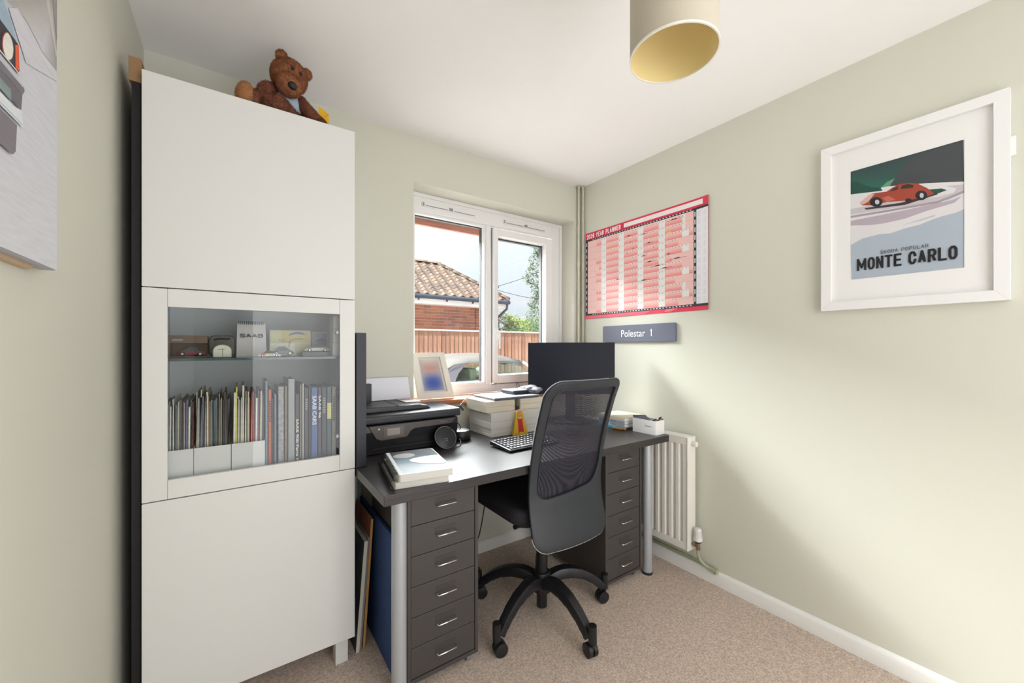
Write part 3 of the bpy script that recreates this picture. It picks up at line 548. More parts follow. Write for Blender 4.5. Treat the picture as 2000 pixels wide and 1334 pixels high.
mb = MB(); mb.add([(.765, 1.73, .9095), (.872, 1.73, .9115), (.872, 1.965, .9115), (.765, 1.965, .9095), (.78, 1.75, .909), (.86, 1.75, .9098), (.86, 1.945, .9098), (.78, 1.945, .909)], [(0, 1, 5, 4), (1, 2, 6, 5), (2, 3, 7, 6), (3, 0, 4, 7), (4, 5, 6, 7)]); mb.build('output_tray', pr_m, P, smooth=False)
PP = [(.452, .866), (.855, .866), (.83, .842), (.652, .839), (.634, .830), (.616, .805), (.505, .802), (.482, .812)]
mb = MB(); mb.prism(PP, 'y', 1.6935, 1.703); cp = mb.build('control_panel', pan, P, bevel=.001)
B('screen_bezel', mat('bezel', (92, 84, 80), .3), cp, .515, 1.6925, .8095, .603, 1.694, .8575, bevel=.0005)
B('screen', mat('screen_grey', (146, 136, 134), .25), cp, .529, 1.6918, .8205, .584, 1.693, .850)
mb = MB(); mb.cyl((.494, 1.6935, .852), (.494, 1.6925, .852), .004, 12); mb.build('power_button', metal_m, cp)
bars(P, (.772, 1.6933, .853), (1, 0, 0), (0, 0, 1), .04, .0035, 7, mat('dim_ink', (120, 114, 112), .5))
B('tray_slot', mat('slot_black', (8, 8, 10), .5), P, .47, 1.7, .766, .84, 1.7135, .771)
B('leaflet', paper_m, None, .66, 1.83, .9365, .735, 1.95, .938, tag=('white and pink leaflet lying on the printer', 'leaflet'))
lf = bpy.data.objects['leaflet']
art('print', [((232, 120, 130), [(.665, 1.90), (.72, 1.90), (.72, 1.945), (.665, 1.945)]), ((220, 80, 100), [(.68, 1.915), (.73, 1.905), (.73, 1.925), (.68, 1.935)])], lambda a, b, k: (a, b, .9382+k), lf, print_m)
mb = MB(); mb.add([(.52, 1.972, .937), (.737, 1.972, .937), (.727, 1.988, 1.046), (.512, 1.988, 1.046)], [(0, 1, 2, 3)]); mb.build('white_sheet', mat('blue_white_paper', (226, 228, 236), .6), None, solid=.0015, tag=('blank white sheet propped against the wall on the printer', 'paper'))
# charging disc leaning on the printer with its looped cable
r = thing('charging_disc', 'round black disc with a tiny square mark, leaning on the printer front', 'charger', (.782, 1.64, DZ))
DM = Matrix.Rotation(math.radians(62), 3, 'X')
mb = MB(); mb.lathe([(0, .004), (.047, .004), (.050, .002), (.050, -.003), (0, -.003)], (.782, 1.652, .788), 40, M=DM); mb.build('disc', black_m, r, smooth=True)
c0 = Vector((.782, 1.652, .788))
mb = MB(); mb.tube([tuple(c0+DM @ Vector((.051*math.cos(t), .051*math.sin(t), .001))) for t in [2*PI*k/40 for k in range(41)]], .0018, 6, cap=False); mb.build('rim', mat('rim_grey', (110, 112, 118), .3), r, smooth=True)
mb = MB()
for a, b, c, d in ((-.006, -.006, .006, -.005), (-.006, .005, .006, .006), (-.006, -.005, -.005, .005), (.005, -.005, .006, .005)):
    mb.add([tuple(c0+DM @ Vector((x, y-.012, .0046))) for x, y in ((a, b), (c, b), (c, d), (a, d))], [(0, 1, 2, 3)])
mb.build('mark', mat('mark_grey', (150, 150, 155), .4), r)
mb = MB(); mb.tube(curve([(.815, 1.66, .822), (.83, 1.70, .842), (.868, 1.712, .838), (.888, 1.71, .815), (.875, 1.70, .797)], 8), .0022, 6)
mb.tube(curve([(.80, 1.615, .746), (.84, 1.63, .744), (.875, 1.68, .748), (.885, 1.715, .755)], 8), .0022, 6); mb.build('cable', mat('cable_black', (20, 20, 22), .35), r, smooth=True)
r = thing('network_puck', 'small rounded black device with a silver top, right of the printer', 'device', (.918, 1.765, DZ))
mb = MB(); mb.lathe([(0, 0), (.046, 0), (.050, .006), (.048, .040), (.044, .045)], (.918, 1.765, .7405), 36); mb.build('body', black_m, r, smooth=True)
mb = MB(); mb.lathe([(.0445, .045), (.040, .0475), (0, .0485)], (.918, 1.765, .7405), 36); mb.build('top_cap', mat('puck_silver', (150, 154, 160), .25, metal=.6), r, smooth=True)

# ---- spiral notebooks
def notebook(z, cx, cy, rot, label, cover, artf=None):
    w, d, t = .186, .292, .024
    r = thing('spiral_notebook', label, 'notebook', (cx, cy, z), rot, group='spiral notebooks')
    mb = MB(); mb.prism(rr(-w/2+.006, -d/2, w/2, d/2, .008), 'z', .0015, t-.0015); mb.build('pages', mat('notebook_pages', (206, 204, 198), .7), r, local=True)
    for a, b, mm_ in ((0, .0015, mat('notebook_back', (200, 198, 190), .6)), (t-.0015, t, cover)):
        mb = MB(); mb.prism(rr(-w/2+.004, -d/2, w/2+.001, d/2, .008), 'z', a, b); cv = mb.build('cover', mm_, r, local=True)
    if artf: artf(r, w, d, t)
    mb = MB(); n = 26
    for k in range(n):
        y = -d/2+.012+k*(d-.024)/(n-1)
        mb.tube([(-w/2+.004+.0125*math.cos(a)-.002, y, t/2+.0135*math.sin(a)) for a in [2*PI*j/12 for j in range(13)]], .0011, 5, cap=False)
    mb.build('wire_binding', mat('binding_black', (28, 28, 32), .3, metal=.4), r, local=True, smooth=True)
def nb_art(r, w, d, t):
    g = []
    cols = [(200, 204, 210), (178, 188, 196), (120, 138, 150), (52, 64, 74), (22, 26, 32)]
    ys = [-d/2+.004, -d/2+.08, -.01, .06, d/2-.004]
    for i in range(4): g.append(([cols[i], cols[i], cols[i+1], cols[i+1]], [(-w/2+.02, ys[i]), (w/2-.002, ys[i]), (w/2-.002, ys[i+1]), (-w/2+.02, ys[i+1])]))
    g.append(((150, 146, 142), circ(-.03, .075, .040, .032, 28))); g.append(((206, 208, 210), [(-.025, .01), (.0, .028), (.04, .036), (w/2-.002, .034), (w/2-.002, -.08), (.05, -.075), (.005, -.05), (-.02, -.02)]))
    art('cover_print', g, lambda a, b, k: (a, b, t+.0003+k), r, nbprint_m, local=True)
notebook(.7405, .528, 1.392, math.radians(-9), 'lower spiral notebook on the desk corner, plain pale cover', mat('notebook_cover_pale', (208, 206, 200), .5))
notebook(.7655, .536, 1.377, math.radians(-9), 'upper spiral notebook with a black-to-white circle cover, on the desk corner', mat('notebook_cover', (190, 194, 198), .35), nb_art)

# ================================================================ box stacks
zz = [(.7405, .7545, 'bottom, thinnest'), (.755, .7815, 'second from bottom'), (.782, .815, 'third from bottom'), (.8155, .8605, 'thickest, top layer')]
for k, (a, b, w_) in enumerate(zz):
    dx = [0, .001, -.001, .001][k]
    q = thing('flat_box', 'flat off-white box, %s of the wide lower stack beside the keyboard' % w_, 'box', (1.225, 1.81, a), group='wide white boxes')
    B('base', wbox_m, q, 1.057+dx, 1.700+dx, a, 1.392+dx, 1.925, b, bevel=.0012)
for gx0, gx1, nm in ((1.047, 1.226, 'left'), (1.262, 1.425, 'right')):
    for k, (a, b) in enumerate(((.861, .8895), (.890, .9185))):
        q = thing('flat_box', 'cream flat box, %s of the %s-hand pair on top of the wide stack' % (['lower', 'upper'][k], nm), 'box', ((gx0+gx1)/2, 1.84, a), group='cream boxes')
        B('base', cream_m, q, gx0, 1.730+.001*k, a, gx1, 1.945, b, bevel=.0012)
B('power_brick', black_m, None, 1.229, 1.735, .8612, 1.259, 1.80, .879, bevel=.003, tag=('small black adapter in the gap between the cream boxes', 'adapter'))
lap_m = mat('laptop_silver', (176, 180, 190), .4, metal=.3)
r = thing('laptop', 'closed thin silver laptop lying on the cream boxes', 'laptop', (1.245, 1.845, .919))
B('lower_case', mat('laptop_base', (96, 98, 106), .4, metal=.4), r, 1.100, 1.735, .9190, 1.395, 1.950, .9275, bevel=.002)
B('lid', lap_m, r, 1.099, 1.734, .928, 1.396, 1.951, .9345, bevel=.0025)
mb = MB(); mb.tube(curve([(1.102, 1.90, .926), (1.03, 1.86, .942), (.972, 1.80, .937), (.925, 1.765, .92), (.899, 1.75, .905)], 8), .0016, 6)
cb = mb.build('cable', black_m, r, smooth=True)
mb = MB(); mb.tube([(.905, 1.75, .910), (.922, 1.745, .887)], [.0065, .0065], 4); mb.tube([(.899, 1.75, .905), (.905, 1.75, .910)], .003, 6); mb.build('plug', black_m, cb, label='black cable plug')
r = thing('black_pouch', 'folded black zip pouch lying on the laptop', 'pouch', (1.325, 1.85, .935))
mb = MB(); mb.prism(rr(1.262, 1.79, 1.37, 1.925, .012), 'z', .9352, .957); mb.build('pouch_body', mat('pouch_black', (44, 48, 58), .5, bump=.5, bump_s=40), r, bevel=.007, seg=3, smooth=True)
mb = MB(); mb.tube(curve([(1.262, 1.795, .946), (1.30, 1.786, .948), (1.365, 1.79, .946), (1.372, 1.86, .946)], 6), .0015, 5); mb.build('zip', gap_m, r)
r = thing('drawstring_bag', 'crumpled grey cloth drawstring bag beside the black pouch', 'bag', (1.405, 1.83, .9345))
mb = MB(); mb.ell((1.412, 1.83, .953), (.055, .075, .0205), nu=36, nv=20, disp=.5); mb.build('bag_body', mat('grey_cloth', (132, 130, 138), .85, noise_s=30, noise_a=.3, bump=.8, bump_s=50), r, smooth=True, angle=80)
mb = MB(); mb.tube(curve([(1.362, 1.80, .955), (1.35, 1.785, .958), (1.357, 1.77, .945), (1.385, 1.762, .94), (1.37, 1.755, .932)], 6), .0022, 6); mb.tube(curve([(1.345, 1.88, .97), (1.35, 1.89, .99), (1.362, 1.885, .985), (1.358, 1.87, .965)], 6), .0016, 6); mb.build('drawstring', mat('cord_dark', (60, 62, 74), .8), r, smooth=True)

# ---- keyboard
r = thing('keyboard', 'compact black keyboard with white-lettered keys in front of the boxes', 'keyboard', (1.118, 1.495, DZ+.001), math.radians(2.5))
def kz(y): return .010+(y+.078)*.085
mb = MB(); kp = [(-.078, .002), (.078, .004), (.078, kz(.078)), (-.078, kz(-.078))]; mb.prism(kp, 'x', -.148, .148); mb.build('base', black_m, r, local=True, bevel=.003)
mb = MB(); mb.tube([(-.148, -.078, kz(-.078)), (.148, -.078, kz(-.078)), (.148, .078, kz(.078)), (-.148, .078, kz(.078)), (-.148, -.078, kz(-.078))], .0012, 5); mb.build('trim', mat('keyboard_trim', (150, 152, 160), .3), r, local=True)
ky = MB(); lt = MB()
for row in range(6):
    y = -.062+row*.0245; n = 14 if row else 9; x = -.137
    for k in range(n):
        w = .0165 if row else (.10 if k == 3 else .0165)
        hh = .019 if row < 5 else .012
        z = kz(y)
        ky.add([(x, y-hh/2, z), (x+w, y-hh/2, z), (x+w, y+hh/2, z+.001), (x, y+hh/2, z+.001), (x+.0015, y-hh/2+.0015, z+.0035), (x+w-.0015, y-hh/2+.0015, z+.0035), (x+w-.0015, y+hh/2-.0015, z+.0045), (x+.0015, y+hh/2-.0015, z+.0045)], [(4, 5, 6, 7), (0, 1, 5, 4), (1, 2, 6, 5), (2, 3, 7, 6), (3, 0, 4, 7)])
        if w < .05: lt.box(x+.004, y-.002, z+.0038, x+.0085, y+.005, z+.00455)
        x += w+.0032
ky.build('keys', mat('key_black', (34, 36, 42), .3), r, local=True, kind='stuff'); lt.build('key_legends', wt, r, local=True, kind='stuff')
# ---- wooden toy figure
r = thing('wooden_figure', 'yellow and red triangular wooden figure with a round face, behind the keyboard', 'toy figure', (1.217, 1.665, DZ))
mb = MB(); mb.prism([(1.170, .741), (1.266, .741), (1.232, .855), (1.226, .866), (1.196, .866), (1.190, .855)], 'y', 1.664, 1.676); mb.build('cloak', mat('toy_yellow', (232, 186, 40), .5), r, bevel=.0015)
mb = MB(); mb.add([(1.197, 1.6632, .835), (1.223, 1.6632, .835), (1.238, 1.6632, .748), (1.204, 1.6632, .748)], [(0, 1, 2, 3)]); mb.build('robe', mat('toy_crimson', (206, 44, 60), .5), r, solid=.0016)
mb = MB(); mb.cyl((1.209, 1.664, .840), (1.209, 1.660, .840), .0145, 20); fc = mb.build('face', mat('toy_face', (232, 180, 120), .5), r)
mb = MB(); mb.prism([(1.195, .852), (1.223, .852), (1.219, .873), (1.199, .873)], 'y', 1.660, 1.666); mb.build('hat', mat('toy_wood', (222, 150, 96), .5), r)
mb = MB()
for sx in (-.0055, .0055): mb.cyl((1.209+sx, 1.6602, .842), (1.209+sx, 1.6585, .842), .0028, 10)
mb.build('eyes', mat('toy_eye', (40, 60, 30), .4), fc)
B('feet', mat('toy_gold', (226, 190, 70), .5), r, 1.206, 1.658, .7408, 1.233, 1.666, .757, bevel=.001)

# ================================================================ monitor
mon_m = mat('monitor_black', (24, 26, 36), .45, spec=.25)
r = thing('monitor', 'black flat monitor, switched off, angled in the desk corner', 'monitor', (1.668, 1.76, DZ), -math.radians(34.9))
B('screen', mon_m, r, -.263, -.008, .175, .263, .004, .488, bevel=.003, local=True)
B('display_surface', mat('display_dark', (26, 29, 42), .45, spec=.2), r, -.257, -.0095, .186, .257, -.0078, .482, local=True)
B('rear_housing', black_m, r, -.16, .004, .22, .16, .035, .42, bevel=.01, local=True)
B('neck', black_m, r, -.03, .03, .01, .03, .05, .30, bevel=.003, local=True)
B('foot_plate', black_m, r, -.11, -.05, .0005, .11, .11, .011, bevel=.004, local=True)

# ================================================================ right end of the desk
ST = [(.7405, .7515, 1.760, 1.925, 1.455, 1.63, (70, 170, 190), 'turquoise thin book at the bottom of the right-hand stack', ''), (.752, .7685, 1.768, 1.92, 1.44, 1.63, (176, 184, 200), 'lower pale blue book in the stack beside the pen box', '|5'), (.769, .7855, 1.766, 1.918, 1.438, 1.63, (166, 176, 200), 'upper pale blue book in the stack beside the pen box', '|5'), (.786, .8045, 1.764, 1.955, 1.436, 1.645, (220, 210, 190), 'cream book on top of the stack beside the pen box', '')]
for a, b, x0, x1, y0, y1, c, lb, tx in ST:
    r = thing('book', lb, 'book', ((x0+x1)/2, (y0+y1)/2, a), group='books stacked at the right end of the desk')
    cm = mat('cover_%d_%d_%d' % c, c, .55)
    B('cover', cm, r, (x0, y0, a, x1, y1, a+.0015), (x0, y0, b-.0015, x1, y1, b), (x0, y0, a+.0015, x0+.0015, y1, b-.0015))
    B('pages', paper_m, r, x0+.0015, y0+.003, a+.0015, x1-.003, y1-.003, b-.0015)
    if tx: bars(r, (x0, y0+.10, a+.006), (0, -1, 0), (0, 0, 1), .04, .0045, 5, mat('book_ink', (90, 94, 110), .5))
r = thing('pencil_stub', 'brown wooden toy-like peg lying in front of the turquoise book', 'wooden peg', (1.752, 1.447, DZ))
mb = MB(); mb.tube([(1.735, 1.50, .7475), (1.745, 1.45, .7475), (1.75, 1.435, .7475)], [.006, .007, .0065], 10); mb.ell((1.753, 1.428, .751), (.011, .009, .010)); mb.build('peg_body', mat('peg_wood', (170, 124, 60), .5), r, smooth=True)
r = thing('desk_tray', 'white open card box lettered Polestar 1, holding pens', 'box', (1.8185, 1.3225, DZ))
x0, x1, y0, y1, za, zb = 1.781, 1.8555, 1.251, 1.395, .7405, .8145
B('box_body', mat('bright_white_card', (232, 232, 232), .5), r, (x0, y0, za, x0+.002, y1, zb), (x1-.002, y0, za, x1, y1, zb), (x0+.002, y0, za, x1-.002, y0+.002, zb), (x0+.002, y1-.002, za, x1-.002, y1, zb), (x0+.002, y0+.002, za, x1-.002, y1-.002, za+.002))
text(r, 'Polestar 1', (x0, 1.315, .779), (0, -1, 0), (0, 0, 1), .043, .0075, mat('grey_ink', (96, 92, 100), .5), bold=.01)
pens = [((24, 26, 34), (1.80, 1.385, .75), (1.815, 1.268, .822), 'black pen', 'longest, against the back edge'), ((200, 130, 90), (1.805, 1.38, .748), (1.845, 1.262, .829), 'copper-coloured pen', 'crossing the box'), ((30, 28, 30), (1.83, 1.38, .748), (1.862, 1.26, .818), 'black marker', 'poking out over the right end'), ((90, 50, 40), (1.815, 1.37, .75), (1.852, 1.264, .823), 'dark brown pencil', 'beside the copper pen'), ((226, 200, 180), (1.79, 1.37, .75), (1.84, 1.255, .832), 'cream pen', 'lying topmost')]
for c, a, b, k, w_ in pens:
    q = thing('pen', '%s in the white Polestar box, %s' % (k, w_), 'pen', a); va, vb = Vector(a), Vector(b); d = (vb-va)
    mb = MB(); mb.tube([tuple(va), tuple(va+d*.88)], .0042, 10); mb.build('barrel', mat('pen_%d' % c[0], c, .35), q, smooth=True)
    mb = MB(); mb.tube([tuple(va+d*.88), tuple(vb)], [.0042, .0015], 10); mb.build('tip', gap_m, q, smooth=True)
mb = MB(); mb.add([(1.786, 1.39, .812), (1.79, 1.29, .813), (1.845, 1.36, .826), (1.80, 1.41, .822)], [(0, 1, 2, 3)]); mb.build('sunglasses_case', mat('dark_slip', (50, 58, 76), .4), None, solid=.004, tag=('thin dark slip case resting across the pen box', 'case'))

# ---- photo frame on the sill
r = thing('photo_frame', 'white photo frame with a blurred pink and blue picture, leaning on the sill', 'photo frame', (.895, 2.05, .914), 0)
A, Bq, Cq, Dq = Vector((.803, 2.045, .9155)), Vector((1.013, 2.035, .9155)), Vector((.975, 2.095, 1.168)), Vector((.784, 2.10, 1.163))
def Q(a, b, k=0):
    p = (A*(1-a)+Bq*a)*(1-b)+(Dq*(1-a)+Cq*a)*b; nn = (Bq-A).cross(Dq-A).normalized(); return p+nn*k
O_ = Vector(ORG[r.name])
mb = MB(); i0, i1, j0, j1 = .165, .84, .13, .90
ring = [((0, 0), (1, 0), (i1, j0), (i0, j0)), ((1, 0), (1, 1), (i1, j1), (i1, j0)), ((1, 1), (0, 1), (i0, j1), (i1, j1)), ((0, 1), (0, 0), (i0, j0), (i0, j1))]
for quad in ring:
    vs = [Q(a, b, .014) for a, b in quad]+[Q(a, b, 0) for a, b in quad]; mb.add(vs, [(0, 1, 2, 3), (7, 6, 5, 4), (0, 4, 5, 1), (2, 6, 7, 3), (1, 5, 6, 2), (3, 7, 4, 0)])
mb.build('frame', mat('frame_white', (232, 228, 218), .45), r)
mb = MB(); mb.add([Q(a, b, .004) for a, b in ((.1, .1), (.9, .1), (.9, .95), (.1, .95))]+[Q(a, b, -.002) for a, b in ((.1, .1), (.9, .1), (.9, .95), (.1, .95))], [(0, 1, 2, 3), (7, 6, 5, 4), (0, 4, 5, 1), (1, 5, 6, 2), (2, 6, 7, 3), (3, 7, 4, 0)]); mb.build('mount', mat('mount_ivory', (222, 216, 206), .7), r)
rows = [(120, 136, 190), (70, 92, 170), (44, 76, 172), (70, 96, 176), (140, 140, 180), (196, 158, 152), (200, 150, 142), (206, 176, 168), (214, 206, 200)]
sid = (190, 184, 190); g = []; nx = 6
for j in range(8):
    for i in range(nx):
        def cc(i, j):
            e = abs(i/nx-.5)*2; e = e**2.2*.75; return tuple(int(rows[j][k]*(1-e)+sid[k]*e) for k in range(3))
        a0, a1 = .215+.565*i/nx, .215+.565*(i+1)/nx; b0, b1 = .17+.68*j/8, .17+.68*(j+1)/8
        g.append(([cc(i, j), cc(i+1, j), cc(i+1, j+1), cc(i, j+1)], [(a0, b0), (a1, b0), (a1, b1), (a0, b1)]))
art('picture', g, lambda a, b, k: tuple(Q(a, b, .0055)), r, print_m)
mb = MB(); mb.add([Q(.45, .05, -.004), Q(.55, .05, -.004), Q(.53, .6, -.004), Q(.47, .6, -.004), Vector((.92, 2.125, .9155)), Vector((.90, 2.125, .9155))], [(0, 1, 2, 3), (2, 3, 5, 4)]); mb.build('easel_strut', gap_m, r, solid=.002)

# ================================================================ office chair
CX, CY = 1.13, 1.384
r = thing('office_chair', 'black office chair with a mesh back and worn edges, at the desk', 'office chair', (CX, CY, 0))
leath = mat('black_leatherette', (36, 40, 47), .5, noise_s=7, noise_a=.18, bump=.2, bump_s=90)
seat_m = mat('seat_fabric', (28, 26, 32), .85, bump=.3, bump_s=200)
mb = MB(); mb.prism(rr(CX-.235, 1.238, CX+.235, 1.675, .07, 6), 'z', .488, .552); mb.build('seat', seat_m, r, bevel=.022, seg=4, smooth=True)
mb = MB(); mb.prism(rr(CX-.20, 1.26, CX+.20, 1.63, .05), 'z', .470, .490); mb.build('seat_shell', black_m, r, bevel=.006, smooth=True)
mb = MB(); mb.box(CX-.075, 1.24, .43, CX+.075, 1.50, .472); mb.box(CX-.03, 1.215, .43, CX+.03, 1.26, .455); mb.build('tilt_mechanism', black_m, r, bevel=.008)
mb = MB(); mb.tube([(CX-.07, 1.36, .448), (CX-.135, 1.355, .446)], .006, 8); lv = mb.build('lever', chrome_m, r, smooth=True, label='chrome height lever')
mb = MB(); mb.tube([(CX-.135, 1.355, .446), (CX-.175, 1.352, .444)], .010, 10); mb.build('lever_grip', black_m, lv, smooth=True)
mb = MB(); mb.cyl((CX, CY, .18), (CX, CY, .30), .026, 24); mb.cyl((CX, CY, .30), (CX, CY, .432), .0215, 24); mb.cyl((CX, CY, .035), (CX, CY, .12), .024, 24); mb.build('gas_column', black_m, r, smooth=True)
mb = MB(); mb.lathe([(.0265, .195), (.036, .192), (.040, .180), (.038, .170), (.042, .160), (.046, .14), (.044, .11), (.03, .10)], (CX, CY, 0), 32); hubp = mb.build('base_hub', black_m, r, smooth=True)
for k in range(5):
    a = math.radians(197+72*k); dx, dy = math.cos(a), math.sin(a); px, py = -dy, dx
    prof = [(.02, .150, .045, .030), (.08, .172, .046, .028), (.14, .170, .044, .026), (.20, .152, .040, .024), (.25, .122, .037, .022), (.285, .092, .034, .021), (.302, .074, .030, .020)]
    pr2 = curve([(p[0], p[1], 0) for p in prof], 3); mb = MB(); n = len(pr2); rings = []
    for i, p in enumerate(pr2):
        q = prof[min(i//3, len(prof)-1)]; w, h = q[3], q[2]
        t = (pr2[min(i+1, n-1)]-pr2[max(i-1, 0)]).normalized(); nr = Vector((-t.y, t.x))
        rg = []
        for u_, v_ in ((-.72, .42), (0, .5), (.72, .42), (1, .0), (.9, -.5), (-.9, -.5), (-1, .0)):
            rad = p.x+nr.x*v_*h; z = p.y+nr.y*v_*h
            rg.append((CX+dx*rad+px*u_*w, CY+dy*rad+py*u_*w, z))
        rings.append(rg)
    vs = [v for g_ in rings for v in g_]; m_ = 7
    fs = [(i*m_+j, i*m_+(j+1) % m_, (i+1)*m_+(j+1) % m_, (i+1)*m_+j) for i in range(n-1) for j in range(m_)]+[tuple(range(m_)), tuple(range(len(vs)-m_, len(vs)))]
    mb.add(vs, fs); ax, ay = CX+dx*.315, CY+dy*.315
    mb.cyl((ax, ay, .062), (ax, ay, .128), .0165, 20)
    arm = mb.build('base_arm', black_m, r, smooth=True, angle=50)
    ta = a+1.1+.3*k; wx, wy = math.cos(ta), math.sin(ta); ox, oy = -wy*.014, wx*.014
    mb = MB()
    for sg in (-1, 1):
        c = Vector((ax+ox+wx*sg*.012, ay+oy+wy*sg*.012, .0265)); w3 = Vector((wx, wy, 0))
        mb.tube([c-w3*.0085, c-w3*.0075, c+w3*.0075, c+w3*.0085], [.0225, .0265, .0265, .0225], 24)
    mb.cyl((ax+ox-wx*.01, ay+oy-wy*.01, .0265), (ax+ox+wx*.01, ay+oy+wy*.01, .0265), .012, 12)
    mb.cyl((ax, ay, .030), (ax, ay, .066), .008, 10)
    mb.build('castor', black_m, r, smooth=True)
# back: surface y(x,z)
def by(x, z):
    s = (x-CX)/.2
    pts = [(.40, 1.168), (.46, 1.180), (.55, 1.200), (.64, 1.205), (.75, 1.190), (.88, 1.158), (1.0, 1.118), (1.08, 1.085)]
    for (z0, a), (z1, b) in zip(pts, pts[1:]):
        if z <= z1 or z1 == 1.08:
            t = (z-z0)/(z1-z0); break
    # smooth
    i = [p[0] for p in pts].index(z0); pm = pts[max(i-1, 0)][1]; pn = pts[min(i+2, len(pts)-1)][1]
    y = .5*((2*a)+(b-pm)*t+(2*pm-5*a+4*b-pn)*t*t+(3*a-pm-3*b+pn)*t**3)
    return y+.030*s*s-.012
def pt(x, z, k=0): return (x, by(x, z)-k, z)
def outl(n=16):
    o = []
    L, R_, Bt, Tp = CX-.200, CX+.200, .403, 1.074
    for cx, cz, rad, a in ((R_-.045, Tp-.045, .045, 0), (L+.065, Tp-.065, .065, 90), (L+.06, Bt+.06, .06, 180), (R_-.06, Bt+.06, .06, 270)):
        for k in range(n+1): t = math.radians(a+90*k/n); o.append((cx+rad*math.cos(t), cz+rad*math.sin(t)))
    return o
def inl(n=16):
    o = []
    L, R_, Bt, Tp = CX-.166, CX+.170, .600, 1.040
    for cx, cz, rad, a in ((R_-.02, Tp-.02, .02, 0), (L+.045, Tp-.045, .045, 90), (L+.045, Bt+.045, .045, 180), (R_-.09, Bt+.11, .09, 270)):
        for k in range(n+1): t = math.radians(a+90*k/n); o.append((cx+rad*math.cos(t), cz+rad*math.sin(t)))
    return o
def densify(o, m=3):
    q = []
    for i in range(len(o)):
        a, b = o[i], o[(i+1) % len(o)]; L = math.hypot(a[0]-b[0], a[1]-b[1]); kk = 12 if (i+1) % 17 == 0 else 1
        for k in range(kk): q.append((a[0]+(b[0]-a[0])*k/kk, a[1]+(b[1]-a[1])*k/kk))
    return q
OL, IL = densify(outl()), densify(inl()); n = len(OL)
mb = MB(); K = 6; vs = []
for k in range(K+1):
    for (ax, az), (bx, bz) in zip(OL, IL): t = k/K; vs.append(pt(ax*(1-t)+bx*t, az*(1-t)+bz*t))
mb.add(vs, [(k*n+i, k*n+(i+1) % n, (k+1)*n+(i+1) % n, (k+1)*n+i) for k in range(K) for i in range(n)])
bf = mb.build('back_frame', leath, r, smooth=True, solid=.016, angle=60)
q = bf.modifiers.new('b', 'BEVEL'); q.width = .004; q.segments = 2; q.limit_method = 'ANGLE'; q.angle_limit = .9
mesh_m = bpy.data.materials.new('chair_mesh_fabric'); mesh_m.use_nodes = True; t_ = mesh_m.node_tree; b_ = t_.nodes['Principled BSDF']; b_.inputs['Base Color'].default_value = lin((30, 28, 44))+(1,); b_.inputs['Roughness'].default_value = .6
tc_ = t_.nodes.new('ShaderNodeTexCoord'); vo = t_.nodes.new('ShaderNodeTexVoronoi'); vo.inputs['Scale'].default_value = 330; vo.inputs['Randomness'].default_value = 0
lt_ = t_.nodes.new('ShaderNodeMath'); lt_.operation = 'LESS_THAN'; lt_.inputs[1].default_value = .36; tr_ = t_.nodes.new('ShaderNodeBsdfTransparent'); mx_ = t_.nodes.new('ShaderNodeMixShader')
t_.links.new(tc_.outputs['Object'], vo.inputs['Vector']); t_.links.new(vo.outputs['Distance'], lt_.inputs[0]); t_.links.new(lt_.outputs[0], mx_.inputs[0]); t_.links.new(b_.outputs[0], mx_.inputs[1]); t_.links.new(tr_.outputs[0], mx_.inputs[2]); t_.links.new(mx_.outputs[0], t_.nodes['Material Output'].inputs[0])
mb = MB(); vs = []; cxm, czm = CX, .83
for k in range(7):
    for bx, bz in IL: t = k/7; vs.append(pt(bx*(1-t)+cxm*t, bz*(1-t)+czm*t, -.002))
vs.append(pt(cxm, czm, -.002))
mb.add(vs, [(k*n+i, k*n+(i+1) % n, (k+1)*n+(i+1) % n, (k+1)*n+i) for k in range(6) for i in range(n)]+[(6*n+i, 6*n+(i+1) % n, 7*n) for i in range(n)])
mb.build('back_mesh', mesh_m, r, smooth=True, angle=80, label='dark see-through mesh of the backrest')
mb = MB(); mb.tube([pt(a, b, .0085) for a, b in IL]+[pt(*IL[0], .0085)], .0022, 5, cap=False); mb.build('mesh_piping', mat('piping_black', (34, 36, 42), .5), r, smooth=True)
worn = mat('worn_edge', (150, 146, 142), .6, noise_s=60, noise_a=.5)
half = [(x, z) for x, z in OL]
def seg_tube(cond, off, rad):
    mb = MB(); run = []
    for i in list(range(n))+list(range(n)):
        if cond(half[i]): run.append(half[i])
        else:
            if len(run) > 6: break
            run = []
    c = [((x-CX)*1.006+CX, z) for x, z in run]
    mb.tube([pt(x, z, off) for x, z in c], rad, 6); return mb
seg_tube(lambda p: p[1] < .47, .002, .0030).build('wear_and_highlight_edging', worn, r, smooth=True, label='scuffed pale lower edge')
seg_tube(lambda p: p[1] > .80 and p[0] < CX+.12, -.004, .0018).build('wear_and_highlight_edging', mat('edge_highlight', (206, 206, 210), .4), r, smooth=True, label='pale upper edge, painted as a highlight')  # pale tube paints a silver highlight along the upper edge
mb = MB(); mb.box(CX-.045, 1.175, .44, CX+.045, 1.25, .452); mb.tube([(CX, 1.215, .446), (CX, 1.205, .47), (CX, 1.212, .60), (CX, 1.208, .66)], [.02, .02, .018, .01], 8); mb.build('back_bracket', black_m, r, smooth=True)

